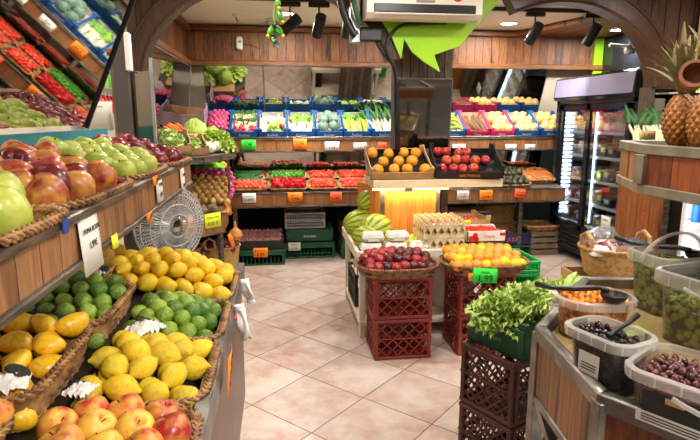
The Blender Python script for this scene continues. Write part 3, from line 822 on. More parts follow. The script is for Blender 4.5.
# ------------------------------------------------------------------ leafy things
def leaf_strip(mb, M, L, w, bend, n=7, curl=.25, ruffle=0, rr=None):
    """leaf from the origin along +x rising in z then bending over; ruffled edge"""
    rr = rr or rnd; ph = rr.uniform(0, 6)
    vs = []; fs = []
    for i in range(n+1):
        t = i/n; a = 1.1-bend*t
        x = L*t*math.cos(.35+.9*(1-bend*.4)*(1-t)); z = L*(t*math.sin(1.0)-bend*.5*t*t)
        ww = w*math.sin(PI*min(1, .12+.86*t))**.7
        for j in range(5):
            s = (j-2)/2
            vs.append((x, s*ww/2, z+curl*abs(s)**2*ww + ruffle*abs(s)*math.sin(9*t*PI/2+ph+s*2)*w))
    for i in range(n):
        for j in range(4): k = i*5+j; fs.append((k, k+1, k+6, k+5))
    mb.add(vs, fs, M)
def lettuce_mesh(m, nl=46, seed=1, ruffle=.18, open_=1.0, size=1):
    rr = random.Random(seed); mb = MB()
    for k in range(nl):
        t = k/nl; tilt = open_*(.15+1.15*t)
        M = Matrix.Rotation(k*2.4, 4, 'Z') @ Matrix.Rotation(tilt-.6, 4, 'Y') @ Matrix.Translation((.06, 0, .1*(1-t)))
        leaf_strip(mb, M, (.62+.45*t)*size, (.42+.3*t)*size, .5+.5*t, 7, .25, ruffle, rr)
    return mb.mesh('lettuce', m, ang=180)
def cabbage_mesh(m, seed=1, ball=.8, nl=14, ruf=.06):
    rr = random.Random(seed); mb = MB().lathe(sphere_prof(10, ball, ball*.95), 16)
    for k in range(nl):
        q = k*2.4; e = rr.uniform(-.2, .9)
        def fn(u, v, q=q, e=e):
            a = q+(u-.5)*1.7; b = e-.6+v*1.3; r_ = ball*(1.04+.05*(k % 3))+.22*max(0, v-.55)+ruf*math.sin(u*14+k)*v
            return (r_*math.cos(b)*math.cos(a), r_*math.cos(b)*math.sin(a), r_*math.sin(b))
        mb.grid(9, 7, fn)
    return mb.mesh('cabbage', m, ang=180)
ME['lettuce'] = lettuce_mesh('leaf_lettuce', 60, 3, .2)
ME['lettuce2'] = lettuce_mesh('leaf_pale', 54, 4, .16)
ME['cabbage'] = cabbage_mesh('leaf_blue', 2)
ME['iceberg'] = cabbage_mesh('leaf_pale', 5, .85, 16, .08)
def veg(name, me, M, label, cat, group=None):
    return tag(put(name, ME[me], None, M), label, cat, group)
def bunch(M, name, label, cat, group, n, L, r, m_st, m_lf, spread=.22, leafL=.5, leafw=.12, seed=1, white=0):
    """stalks fanned along +y (root towards -y), leaves at the far end"""
    rr = random.Random(seed); t = thing(name, label, cat, M, group)
    st = MB(); lf = MB()
    for k in range(n):
        a = rr.uniform(-spread, spread); x0 = rr.uniform(-1, 1)*r*n**.5*.7; z0 = rr.uniform(0, 1)*r*n**.5*.8+r
        p = [Vector((x0*(1-.25*math.sin(PI*i/4))+math.tan(a)*L*i/4, L*i/4, z0+.03*math.sin(i*.8)*rr.uniform(0, 1))) for i in range(5)]
        st.tube(p, [r*.9, r, r*.95, r*.85, r*.6], 7)
        for q in range(3):
            Ml = Matrix.Translation(p[-1]) @ Matrix.Rotation(PI/2-a+rr.uniform(-.5, .5), 4, 'Z') @ Matrix.Rotation(rr.uniform(.2, .9), 4, 'Y')
            leaf_strip(lf, Ml, leafL*L*rr.uniform(.7, 1.1), leafw*L, .7, 5, .15, .1, rr)
    st.build('stalks', m_st, t, ang=180); lf.build('leaves', m_lf, t, ang=180)
    return t
# ------------------------------------------------------------------ price tags
def price(M, w, h, m, lines, label, ink='ink', group=None, sizes=None):
    o = MB().grid(7, 2, lambda u, v: ((u-.5)*w, -.004*math.sin(PI*u)*1.0-.003*(1-v), (v-.5)*h)).mesh('price_tag', m, ang=180)
    t = tag(put('price_tag', o, None, M), label, 'price tag', group)
    sm = o.vertices
    sol = t.modifiers.new('thick', 'SOLIDIFY'); sol.thickness = .0012; sol.offset = 0
    for k, s in enumerate(lines):
        sz = (sizes[k] if sizes else h*.8/max(1, len(lines)))
        z = h*(.5-(k+.5)/len(lines))
        txt(t, s, sz, Matrix.Translation((0, -.0075, z*.85)) @ Matrix.Rotation(PI/2, 4, 'X'), ink)
    return t
# ================================================================== LEFT STAND
t = thing('fruit_stand', 'long two-tier wooden fruit stand along the left wall', 'stand', T(0, 0, 0))
Y0, Y1 = .30, 2.76
yc, yl = (Y0+Y1)/2, Y1-Y0
fb = MB().box((-.455, yc, 1.335), (.022, yl, .095)).build('front_board', 'board_y', t, smooth=False)
MB().box((-.45, yc, 1.392), (.045, yl, .022), b=.004).build('metal_edge', 'rail_metal', t); MB().box((-.45, yc, 1.285), (.035, yl, .018), b=.004).build('metal_edge', 'rail_metal', t)
MB().box((-.64, yc, 1.352), (.38, yl, .02)).build('upper_deck', 'grey_wood', t, smooth=False)
MB().box((-.655, Y1-.012, 1.33), (.40, .02, .11)).build('end_board', 'board_x', t, smooth=False)
MB().box((-.83, yc, 1.455), (.02, yl, .19)).build('back_panel', 'teal', t, smooth=False)
MB().box((-.36, yc-.06, .80), (.33, yl-.20, .018)).build('lower_deck', 'teal', t, smooth=False)
MB().box((-.74, yc, .915), (.43, yl-.08, .018)).box((-.545, yc, .86), (.012, yl-.08, .12)).build('stepped_deck', 'black_plastic', t, smooth=False)
MB().box((-.197, yc-.03, .845), (.014, yl-.14, .085)).box((-.21, yc-.03, .885), (.034, yl-.14, .01)).build('lower_rail', 'steel', t, smooth=False)
MB().box((-.218, yc-.03, .50), (.02, yl-.16, .62)).build('lower_panel', 'spandrel', t, smooth=False)
for y in (.5, 1.55, 2.52):
    MB().bar((-.25, y, 0), (-.25, y, .80), .035).build('leg', 'steel', t, smooth=False)
    MB().bar((-.82, y, 0), (-.82, y, 1.36), .04).build('leg', 'steel', t, smooth=False)
MB().box((-.62, 1.0, .6), (.012, 2, .4)).build('divider', 'black_plastic', t, smooth=False)

# ---- upper baskets of apples
def rise(z0, k, kb=0.0): return lambda a, b: z0 - k*a + kb*b
UB = [(-.605, 1.0, .35, .42, 'pear_apple', 'apple_green', 'pale green apple', 'the nearest apple basket', 'green apples in the nearest upper basket', 3, 4, .048),
      (-.615, 1.47, .35, .56, 'apple', ['apple_mixed', 'apple_mixed', 'apple_red'], 'red and yellow apple', 'the upper basket beside the name card', 'red and yellow apples in the upper basket', 4, 6, .050),
      (-.615, 2.01, .35, .50, 'apple', 'apple_green', 'yellow green apple', 'the upper green apple basket', 'yellow green apples in the upper basket', 4, 6, .046),
      (-.605, 2.49, .36, .46, 'apple', 'apple_red', 'dark red apple', 'the farthest upper apple basket', 'dark red apples in the far upper basket', 4, 5, .044)]
BL = ['wicker tray of pale green apples nearest the camera, on the left shelf', 'braided wicker tray of red and yellow apples on the left shelf',
      'braided wicker tray of yellow green apples on the left shelf', 'wicker tray of dark red apples at the far end of the left shelf']
for (x, y, w, d, k, m, what, where, grp, nx, ny, r), bl in zip(UB, BL):
    F = T(x, y, 1.363)
    zf = rise(.060, .048)
    basket(F, w, d, .048, bl, None, r=.09, flare=.035, fill=rise(.048, .042), fillm='straw')
    heap(F, w-.05, d-.04, nx, ny, r, zf, 'apple', k, m, 'apple', what, where, grp, 'up', 'stem', edge=True, under=1)

# ---- lower baskets, two columns
def lowbasket(x, y, z, w, d, h, label, tilt=0.0, rise_=.05, fm='liner', **kw):
    F = T(x, y, z, 0, tilt)
    basket(F, w, d, h, label, None, r=.05, flare=.02, fill=lambda a, b: h*.55-rise_*a*.6+.03*(1-a*a)*(1-b*b), fillm=fm, **kw)
    return F
F = lowbasket(-.375, 1.10, .812, .33, .35, .075, 'front right lower basket of peach-coloured apples')
heap(F, .32, .34, 4, 4, .043, lambda a, b: .06-.02*a+.025*(1-b*b), 'apple', 'apple', ['apple_peachy', 'apple_peachy', 'apple_peachy', 'apple_mixed'], 'apple', 'yellow and red apple', 'the front right lower basket', 'yellow and red apples in the front basket', 'up', 'stem', under=1)
F = lowbasket(-.74, .98, .926, .38, .26, .075, 'front left lower basket of peach-coloured apples')
heap(F, .37, .27, 5, 3, .043, lambda a, b: .055-.02*a+.02*(1-b*b), 'apple', 'apple', 'apple_peachy', 'apple', 'yellow and red apple', 'the front left lower basket', 'yellow and red apples in the front left basket', 'up', 'stem')
F = lowbasket(-.375, 1.49, .812, .33, .38, .08, 'lower right wicker basket of big yellow citrons')
heap(F, .30, .37, 4, 5, .034, lambda a, b: .06-.03*a+.055*(1-b*b)*(1-a*a), 'lemon', 'lemon', ['citron', 'citron', 'lemon'], 'lemon', 'big yellow lemon', 'basket behind the front apples', 'big yellow lemons behind the front apples', 'lie', under=1)
F = lowbasket(-.375, 1.89, .812, .33, .38, .08, 'lower right wicker basket of green limes')
heap(F, .29, .36, 5, 6, .0295, lambda a, b: .065-.03*a+.055*(1-b*b)*(1-a*a), 'lime', 'lime', 'lime_fruit', 'lime', 'green lime', 'the right-hand lime basket', 'green limes in the right basket', 'any', under=1)
F = lowbasket(-.46, 2.31, .812, .50, .42, .08, 'wide wicker basket of lemons at the far end of the lower shelf')
heap(F, .49, .42, 7, 6, .0345, lambda a, b: .08-.04*a+.10*(1-b*b)*(1-a*a*.6), 'lemon', 'lemon', 'lemon', 'lemon', 'yellow lemon', 'the far lemon basket', 'yellow lemons in the far basket', 'lie', under=1)
F = lowbasket(-.735, 1.34, .926, .39, .42, .085, 'lower left wicker basket of yellow mangoes')
heap(F, .37, .41, 5, 5, .033, lambda a, b: .06-.02*a+.05*b, 'mango', 'mango', 'mango_yellow', 'mango', 'yellow mango', 'the lower left mango basket', 'yellow mangoes in the lower left basket', 'lie', under=1)
F = lowbasket(-.72, 1.78, .926, .38, .40, .08, 'lower left wicker basket of dark green limes')
heap(F, .36, .38, 6, 6, .0285, lambda a, b: .055-.02*a+.05*b, 'lime', 'lime', 'lime_fruit', 'lime', 'dark green lime', 'the left-hand lime basket', 'dark green limes in the left basket', 'any', under=1)
F = lowbasket(-.80, 2.22, .926, .24, .42, .08, 'shaded wicker basket of lemons under the upper board')
heap(F, .24, .42, 4, 7, .032, lambda a, b: .06-.02*a+.04*b, 'lemon', 'lemon', 'lemon_dull', 'lemon', 'deep yellow lemon', 'the shaded lemon basket', 'deep yellow lemons under the upper board', 'any', under=1)
# crumpled white wrapping papers with a dark print, stuck between the fruit
def wrapper(x, y, z, s, label, seed):
    s *= .85; rr = random.Random(seed); n = 17
    hs = [[rr.uniform(-.10, .10) for _ in range(n)] for _ in range(n)]
    t = thing('wrapper', label, 'wrapper', T(x, y, z, rr.uniform(0, 3)))
    MB().grid(n, n, lambda u, v: ((u-.5)*s, (v-.5)*s*1.1, s*(hs[int(u*(n-1)+.5)][int(v*(n-1)+.5)]+.25*(1-(2*u-1)**2)*(1-(2*v-1)**2)))).build('crumpled_paper', 'paper', t, ang=180)
    MB().lathe([(0, .06*s), (.3*s, .05*s), (.34*s, 0), (0, -.02*s)], 12).build('dark_print', 'black_card', t, T(s*.32, -s*.25, s*.2, 0, .5))
wrapper(-.43, 1.665, .955, .10, 'crumpled white wrapper with dark print between citrons and limes', 3)
wrapper(-.62, 1.205, 1.015, .10, 'white wrapper under a fruit at the front of the mango basket', 5)
wrapper(-.50, 1.30, .945, .07, 'white wrapper behind the front peach-coloured apples', 7)
wrapper(-.69, 2.06, 1.03, .07, 'dark and white wrapper between the lemon baskets', 9)
# tags and stickers on the stand
def side_tag(y, z, w, h, m, lines, label, x=-.441, rz=PI/2, tilt=0, ink='ink', sizes=None):
    return price(Matrix.Translation((x, y, z)) @ Matrix.Rotation(rz, 4, 'Z') @ Matrix.Rotation(tilt, 4, 'X'), w, h, m, lines, label, ink, sizes=sizes)
side_tag(1.275, 1.316, .125, .125, 'paper', ['POMA ROYAL', '1.99€', ''], 'white name card reading POMA ROYAL on the left stand board', tilt=-.03, sizes=[.0175, .022, .01], x=-.436)
side_tag(2.02, 1.345, .10, .085, 'paper', ['POMA', '1.99€'], 'white price card on the board below the green apples', x=-.438, sizes=[.018, .02])
side_tag(2.50, 1.325, .10, .11, 'paper', ['POMA', '2.49€'], 'white price card at the far end of the left stand board', x=-.438, sizes=[.02, .022])
side_tag(1.90, 1.392, .07, .03, 'tag_orange', ['1.99'], 'small orange tag on the metal edge above the white card', x=-.424, sizes=[.02])
side_tag(1.80, 1.285, .07, .03, 'tag_orange', ['1.49'], 'small orange tag on the lower metal edge of the board', x=-.428, sizes=[.02])
side_tag(1.43, 1.288, .05, .035, 'tag_yellow', [''], 'torn yellow scrap under the POMA ROYAL card', x=-.43)
tag(MB().box((0, 0, 0), (.004, .028, .034), b=.002).build('sticker', 'ink_blue', None, T(-.424, 1.11, 1.392)), 'small blue sticker on the metal edge of the left stand', 'sticker')
side_tag(1.58, .835, .10, .14, 'tag_orange', ['LLIMONA', '1.49', '€/kg'], 'orange price card hanging on the lower rail of the stand', x=-.172, tilt=.1, sizes=[.018, .04, .02])
side_tag(1.93, .88, .06, .02, 'red_label', ['1.99'], 'small red label on the lower rail of the stand', x=-.178, ink='ink_white', sizes=[.014])
def rag(y, z, s, label, seed):
    s *= .85; rr = random.Random(seed)
    def fn(u, v):
        w = (1-.55*v)*s
        return (.012+.02*math.sin(u*9+v*3)+.03*v, (u-.5)*w+.02*math.sin(v*7+seed), -v*s*1.7-.02*abs(math.sin(u*6+seed))*v)
    o = MB().grid(11, 11, fn).build('torn_bag', 'white_plastic', None, T(-.186, y, z), ang=180)
    o.modifiers.new('t', 'SOLIDIFY').thickness = .0012
    tag(o, label, 'torn bag')
rag(2.02, .885, .085, 'torn white plastic bag hanging on the rail beside the limes', 1)
rag(2.36, .885, .065, 'torn white plastic bag hanging on the rail beside the far lemons', 2)
# ---- far end of the stand: steel post, glass, notice, fan, little rack
t = thing('steel_post', 'grey steel post at the far end of the left mirror', 'post', T(at(123, 90, 3.0).x, 3.0, 0))
MB().box((0, 0, 1.04), (.07, .05, 2.08), b=.004).build('post_body', 'post_grey', t)
MB().box((-.04, .01, .98), (.025, .04, 1.92)).build('olive_strip', 'bark', t, smooth=False)
MB().box((.045, -.02, at(130, 52, 2.97).z), (.026, .05, .19), b=.006).build('bracket', 'white_plastic', t)
t = thing('glass_screen', 'upright clear glass panel with an aluminium edge beside the steel post', 'panel', T(at(141, 90, 3.05).x, 3.05, 1.66))
MB().box((0, 0, -.05), (.10, .006, .46)).build('pane', 'mirror_old', t, smooth=False)
MB().box((.058, 0, -.03), (.014, .02, .56)).build('edge_strip', 'aluminium', t, smooth=False)
a = at(101, 116, 3.165)
t = price(T(a.x, 3.163, a.z), .125, .155, 'paper', ['AVIS', '- - - - - -', '- - - - -', '- - - - - -'], 'white printed notice hanging behind the mirror edge', sizes=[.014, .01, .01, .01])
# bottle rack behind it
t = thing('bottle_rack', 'small rack on the left wall behind the notice', 'shelf', T(-1.02, 3.35, 1.6))
for k, z in enumerate((0.02, .16)):
    MB().box((0, 0, z), (.18, .36, .012)).build('shelf_board', 'aluminium', t, smooth=False)
for k in range(5):
    for j, z in enumerate((1.626, 1.766)):
        M = T(-.98, 3.22+k*.07, z)
        b = MB().lathe([(0, 0), (.026, 0), (.028, .01), (.028, .06), (.012, .085), (.012, .1), (0, .1)], 12).build('bottle', ['tomato', 'leaf'][j], None, M)
        tag(b, '%s bottle from the front on the %s board of the small wall rack' % (ORD[k], ['lower', 'upper'][j]), 'bottle', 'bottles on the wall rack')
        MB().lathe([(0, .1), (.014, .1), (.014, .12), (0, .12)], 10).build('cap', 'white_plastic', b)
# fan
fc = Vector((-.605, 2.93, 1.045)); fr = .20
t = thing('pedestal_fan', 'chrome pedestal fan with a wire guard at the end of the stand', 'fan', Matrix.Translation((fc.x, fc.y, 0)) @ Matrix.Rotation(R(48), 4, 'Z'))
g = MB()
for k, (rr_, yy) in enumerate(((fr, 0), (fr, -.05), (fr*.8, -.075), (fr*.55, -.088), (fr*.3, -.095))):
    g.tube([(rr_*math.cos(q*2*PI/40), yy, fc.z+rr_*math.sin(q*2*PI/40)) for q in range(40)], .0035 if k else .006, 5, closed=True)
for q in range(60):
    a_ = q*2*PI/60; c, s_ = math.cos(a_), math.sin(a_)
    g.tube([(fr*c, 0, fc.z+fr*s_), (fr*c, -.05, fc.z+fr*s_), (fr*.8*c, -.075, fc.z+fr*.8*s_), (fr*.3*c, -.095, fc.z+fr*.3*s_)], .0022, 4)
    g.tube([(fr*c, 0, fc.z+fr*s_), (fr*.85*c, .06, fc.z+fr*.85*s_), (fr*.3*c, .075, fc.z+fr*.3*s_)], .0016, 4)
mat('wire', 'd4d8da', rough=.25, metal=.3); g.build('wire_guard', 'wire', t)
for k in range(3):
    Mb = Matrix.Translation((0, -.02, fc.z)) @ Matrix.Rotation(k*2*PI/3, 4, 'Y')
    MB().grid(8, 6, lambda u, v: ((.03+.135*u)*math.cos((v-.5)*1.5*(.4+.6*u)), .03*(v-.5), (.03+.135*u)*math.sin((v-.5)*1.5*(.4+.6*u))), Mb).build('blade', 'cellophane', t, ang=180)
MB().lathe([(0, -.06), (.03, -.058), (.035, -.04), (.035, .05), (.06, .07), (.055, .16), (0, .17)], 18, Matrix.Translation((0, -.03, fc.z)) @ Matrix.Rotation(-PI/2, 4, 'X')).build('motor', 'chrome', t)
MB().tube([(0, .1, .02), (0, .1, fc.z)], .014, 10).build('pole', 'chrome', t)
MB().lathe([(0, 0), (.17, 0), (.16, .02), (.03, .035), (0, .035)], 24, T(0, .1, 0)).build('foot', 'steel', t)
# ================================================================== BACK SHELVES
t = thing('display_shelf', 'long lower wooden shelf along the back wall with a planked front', 'shelf', T(0, 0, 0))
LX0, LX1 = -.56, 3.30
xc, xl = (LX0+LX1)/2, LX1-LX0
MB().box((xc, 5.90, .715), (xl, .022, .14)).build('front_board', 'board_x', t, smooth=False)
MB().box((xc, 5.895, .795), (xl, .04, .02), b=.004).build('metal_edge', 'rail_metal', t); MB().box((xc, 5.893, .645), (xl, .035, .022), b=.004).build('metal_edge', 'rail_metal', t)
MB().prism([(5.90, .785), (6.44, .965), (6.44, .945), (5.90, .765)], LX0, LX1, Matrix(((0, 0, 1, 0), (1, 0, 0, 0), (0, 1, 0, 0), (0, 0, 0, 1)))).build('sloping_deck', 'grey_wood', t, smooth=False)
for x in (-.50, 1.05, 2.78):
    MB().bar((x, 5.94, 0), (x, 5.94, .65), .045).build('leg', 'rail_metal', t, smooth=False)
LT = math.atan2(.18, .54)
t = thing('display_shelf', 'long upper wooden shelf on the back wall carrying the tilted crates', 'shelf', T(0, 0, 0))
UX0, UX1 = -.88, 3.46
xc, xl = (UX0+UX1)/2, UX1-UX0
MB().box((xc, 6.22, 1.29), (xl, .022, .125)).build('front_board', 'board_x', t, smooth=False)
MB().box((xc, 6.215, 1.358), (xl, .04, .018), b=.004).build('metal_edge', 'rail_metal', t); MB().box((xc, 6.213, 1.226), (xl, .035, .02), b=.004).build('metal_edge', 'rail_metal', t)
MB().prism([(6.225, 1.355), (6.66, 1.645), (6.66, 1.625), (6.225, 1.335)], UX0, UX1, Matrix(((0, 0, 1, 0), (1, 0, 0, 0), (0, 1, 0, 0), (0, 0, 0, 1)))).build('sloping_deck', 'grey_wood', t, smooth=False)
MB().tube([(UX0, 6.205, 1.385), (UX1, 6.205, 1.385)], .007, 8).build('guard_rail', 'steel', t)
for x in (-.6, .55, 2.0, 3.1): MB().bar((x, 6.30, 1.25), (x, 6.74, 1.25), .03).build('bracket', 'rail_metal', t, smooth=False)
UT = math.atan2(.29, .435)
def ucrate(x0, x1, m, label, inner='liner_pale', grp=None, H=.085):
    xm, w = (x0+x1)/2, (x1-x0)-.012
    F = Matrix.Translation((xm, 6.235, 1.372)) @ Matrix.Rotation(UT, 4, 'X') @ Matrix.Translation((0, .21, 0))
    carton(F, w, .40, H, m, label, grp, inner, ends=.03, writing='Rucher' if m == 'blue_card' else 'Cava')
    return F @ Matrix.Translation((0, 0, .016)), w-.03
GB = 'blue cardboard crates on the upper back shelf'
bx = [-.825, -.54, -.235, .09, .41, .725, 1.05, 1.36, 1.68]
F, w = ucrate(bx[0], bx[1], 'blue_card', 'blue crate of pink onions on the upper back shelf', None, GB)
heap(F, w, .36, 5, 7, .03, lambda a, b: .035+.05*(1-a*a), 'onion', 'onion', 'onion_pink', 'onion', 'pink onion', 'crate of pink onions', 'pink onions on the upper back shelf', 'any', under=1)
F, w = ucrate(bx[1], bx[2], 'blue_card', 'blue crate of radish bunches on the upper back shelf', 'liner_pale', GB)
def radish_bunch(M, label, grp, seed):
    rr = random.Random(seed); t = thing('radish_bunch', label, 'radishes', M, grp)
    for k in range(9):
        p = Vector((rr.uniform(-.05, .05), rr.uniform(-.06, .03), .02+rr.uniform(0, .03)))
        put('radish', fruit_mesh('onion', 'radish'), t, Matrix.Translation(p) @ Matrix.Rotation(rr.uniform(1.2, 2.0), 4, 'X') @ Sc(.019))
    lf = MB(); stx = MB()
    for k in range(10):
        a = rr.uniform(-.5, .5); p0 = Vector((rr.uniform(-.03, .03), .0, .035)); p1 = p0+Vector((math.sin(a)*.10, .10, .03))
        stx.tube([p0, p1], .003, 5)
        leaf_strip(lf, Matrix.Translation(p1) @ Matrix.Rotation(PI/2-a, 4, 'Z') @ Matrix.Rotation(rr.uniform(.5, 1.0), 4, 'Y'), .085, .035, .7, 5, .15, .12, rr)
    stx.build('stalks', 'stalk_white', t); lf.build('leaves', 'leaf_dark', t, ang=180)
for k in range(6):
    radish_bunch(F @ T(-.09+.09*(k % 3), -.10+.15*(k//3), .01, rnd.uniform(-.3, .3)), '%s radish bunch in the %s row of the blue crate' % (ordn(k % 3, 3), ['front', 'back'][k//3]), 'radish bunches on the upper back shelf', k)
F, w = ucrate(bx[2], bx[3], 'blue_card', 'blue crate with white paper, a pale lettuce and a beetroot', 'liner_pale', GB)
veg('lettuce', 'lettuce2', F @ T(.02, -.09, .03) @ Sc(.085), 'pale small lettuce in the white-papered crate', 'lettuce')
veg('lettuce', 'lettuce', F @ T(.06, .0, .02) @ Sc(.075), 'greener small lettuce behind the pale one in the white-papered crate', 'lettuce')
item('beetroot', 'mango', 'onion_red', F @ T(.095, -.07, .05, .3) @ Matrix.Rotation(1.2, 4, 'X') @ Sc(.034, .034, .05), 'purple beetroot at the right of the white-papered crate', 'beetroot')
for k in range(7):
    item('parsnip', 'carrot', 'stalk_white', F @ T(-.10+.03*k, .06+.01*(k % 3), .03+.01*(k % 2), rnd.uniform(-.2, .2)) @ Matrix.Rotation(-PI/2, 4, 'X') @ Sc(.11), '%s white parsnip from the left in the white-papered crate' % ORD[k], 'parsnip', 'white parsnips on the upper back shelf')
F, w = ucrate(bx[3], bx[4], 'blue_card', 'blue crate of fennel bunches on the upper back shelf', 'liner_pale', GB)
for k in range(4):
    bunch(F @ T(-.10+.065*k, -.15, .015, rnd.uniform(-.25, .15)), 'fennel_bunch', '%s fennel bunch from the left in its blue crate' % ORD[k], 'fennel', 'fennel bunches on the upper back shelf', 5, .20, .010, 'stalk_white', 'leaf', .35, .6, .16, k+5)
F, w = ucrate(bx[4], bx[5], 'blue_card', 'blue crate of blue-green cabbages on the upper back shelf', 'liner_pale', GB)
for k, (u, v) in enumerate(((-.07, -.10), (.06, -.08), (-.06, .04), (.07, .06), (0, .13))):
    veg('cabbage', 'cabbage', F @ T(u, v, .06, k*1.3, .3*k) @ Sc(.072), ['front left', 'front right', 'middle left', 'middle right', 'back'][k]+' blue-green cabbage in its blue crate', 'cabbage', 'cabbages on the upper back shelf')
F, w = ucrate(bx[5], bx[6], 'blue_card', 'blue crate of celery on the upper back shelf', 'liner_pale', GB)
for k in range(4):
    bunch(F @ T(-.105+.07*k, -.17, .015, rnd.uniform(-.1, .1)), 'celery_bunch', '%s celery bunch from the left in its blue crate' % ORD[k], 'celery', 'celery on the upper back shelf', 8, .28, .010, 'celery', 'leaf', .14, .28, .10, k+15)
F, w = ucrate(bx[6], bx[7], 'blue_card', 'blue crate of leeks on the upper back shelf beside the pillar', 'liner_pale', GB)
for k in range(4):
    bunch(F @ T(-.09+.055*k, -.18, .02, .25-.12*k), 'leek_bunch', '%s leek bunch from the left in its blue crate' % ORD[k], 'leek', 'leeks on the upper back shelf', 4, .26, .013, 'stalk_white', 'leaf_dark', .18, .9, .13, k+25)
F, w = ucrate(bx[7], bx[8], 'blue_card', 'blue crate of spinach half hidden behind the pillar', 'liner_pale', GB)
for k in range(3): veg('spinach', 'lettuce', F @ T(-.08+.08*k, -.05, .03) @ Sc(.08), '%s bunch of green spinach in the crate behind the pillar' % ORD[k], 'spinach', 'spinach behind the pillar')
mx = [1.90, 2.18, 2.475, 2.785, 3.10, 3.42]
GM = 'crates right of the pillar on the upper back shelf'
F, w = ucrate(mx[0], mx[1], 'blue_card', 'blue crate of green bananas right of the pillar', 'raw_wood', GM)
for k in range(8):
    item('banana', 'banana', 'banana', F @ T(-.02+.05*(k % 2), -.13+.07*(k//2), .04+.012*(k % 3), PI/2+rnd.uniform(-.2, .2)) @ Matrix.Rotation(PI/2, 4, 'X') @ Matrix.Rotation(1.2, 4, 'Z') @ Sc(.085), '%s green banana of the %s row in the crate beside the pillar' % (ordn(k % 2, 2), rowname(k//2, 4)), 'banana', 'green bananas beside the pillar')
F, w = ucrate(mx[1], mx[2], 'pink_card', 'pink crate of brown cassava roots on the upper back shelf', 'raw_wood', GM)
for k in range(8):
    item('cassava', 'cassava', 'cassava', F @ T(-.11+.031*k, -.02+.02*(k % 2), .04+.01*(k % 3), .35-.05*k) @ Matrix.Rotation(-PI/2, 4, 'X') @ Sc(.15, .12, .15), '%s cassava root from the left in the pink crate' % ORD[k], 'cassava', 'cassava roots on the upper back shelf')
for (a_, b_, m_, l_, w_) in ((mx[2], mx[3], 'pink_card', 'pink crate of yellow melons beside the cassava', 'the pink melon crate'), (mx[3], mx[4], 'blue_card', 'blue crate of yellow melons, left one beside the pink crate', 'the left blue melon crate'), (mx[4], mx[5], 'blue_card', 'blue crate of yellow melons at the far right by the fridge', 'the melon crate by the fridge')):
    F, w = ucrate(a_, b_, m_, l_, 'raw_wood', GM)
    heap(F, w-.01, .37, 3, 4, .047, lambda a, b: .04, 'melon', 'melon', 'melon', 'melon', 'yellow melon', w_, 'yellow melons in '+w_, 'any', pj=.3)
# ---- lower deck
def lower(x0, x1, v0, v1, label, H=.045, grp=None, m='wicker'):
    xm = (x0+x1)/2; vm = (v0+v1)/2
    F = Matrix.Translation((xm, 5.905, .788)) @ Matrix.Rotation(LT, 4, 'X') @ Matrix.Translation((0, vm, .002))
    w, d = x1-x0-.02, v1-v0-.02
    basket(F, w, d, H, label, grp, r=.04, flare=.015, m=m, fill=lambda a, b: H*.6+.012*(1-a*a)*(1-b*b), fillm='straw', fine=.6, rim=.011)
    return F, w-.03, d-.03
GL = 'low wicker trays on the lower back shelf'
zf = lambda a, b: .03+.015*(1-b*b)
F, w, d = lower(-.53, -.15, .26, .50, 'low wicker tray of dark cucumbers on the lower back shelf', grp=GL)
for k in range(9):
    item('cucumber', 'cucumber', 'cucumber', F @ T(-.02+rnd.uniform(-.05, .05), -.09+.023*k, .055+.01*(k % 2), rnd.uniform(-.12, .12)) @ Matrix.Rotation(PI/2, 4, 'Y') @ Sc(.14), '%s dark cucumber from the front in its tray' % ORD[k], 'cucumber', 'cucumbers on the lower back shelf')
F, w, d = lower(-.15, .30, .26, .50, 'low wicker tray of green peppers on the lower back shelf', grp=GL)
heap(F, w, d, 8, 4, .027, zf, 'pepper', 'pepper', 'pepper_green', 'pepper', 'green pepper', 'the green pepper tray', 'green peppers on the lower back shelf', 'any', 'pstem')
F, w, d = lower(.30, .64, .26, .50, 'low wicker tray of tomatoes at the back, left one', grp=GL)
heap(F, w, d, 6, 4, .028, zf, 'tomato', 'tomato', 'tomato', 'tomato', 'red tomato', 'the back left tomato tray', 'tomatoes in the back left tray', 'up', 'calyx')
F, w, d = lower(.64, 1.02, .26, .50, 'low wicker tray of tomatoes at the back, right one', grp=GL)
heap(F, w, d, 7, 4, .028, zf, 'tomato', 'tomato', 'tomato', 'tomato', 'red tomato', 'the back right tomato tray', 'tomatoes in the back right tray', 'up', 'calyx')
F, w, d = lower(-.53, -.13, .0, .25, 'low wicker tray of pale red tomatoes at the front left of the lower shelf', grp=GL)
mat('tomato_pale', 'e8603f', 'd23a2c', 4, rough=.3, rnd=.4)
heap(F, w, d, 7, 4, .028, zf, 'tomato', 'tomato', 'tomato_pale', 'tomato', 'pale red tomato', 'the front left tray', 'pale red tomatoes in the front left tray', 'up', 'calyx')
F, w, d = lower(-.13, .30, .0, .25, 'low wicker tray of long red peppers on the lower back shelf', grp=GL)
heap(F, w, d, 6, 3, .038, zf, 'pepper', 'pepper', 'pepper_red', 'pepper', 'red pepper', 'the red pepper tray', 'red peppers on the lower back shelf', 'any', 'pstem')
F, w, d = lower(.30, .64, .0, .25, 'low wicker tray of bright tomatoes beside the red peppers', grp=GL)
heap(F, w, d, 6, 4, .028, zf, 'tomato', 'tomato', 'tomato', 'tomato', 'bright red tomato', 'the tray beside the peppers', 'bright tomatoes beside the peppers', 'up', 'calyx')
F, w, d = lower(.64, 1.02, .0, .25, 'low wicker tray of bright tomatoes left of the orange crate', grp=GL)
heap(F, w, d, 7, 4, .028, zf, 'tomato', 'tomato', 'tomato', 'tomato', 'bright red tomato', 'the tray left of the orange crate', 'bright tomatoes left of the orange crate', 'up', 'calyx')
F, w, d = lower(1.02, 1.40, .0, .25, 'low wicker tray of aubergines behind the orange crate', grp=GL)
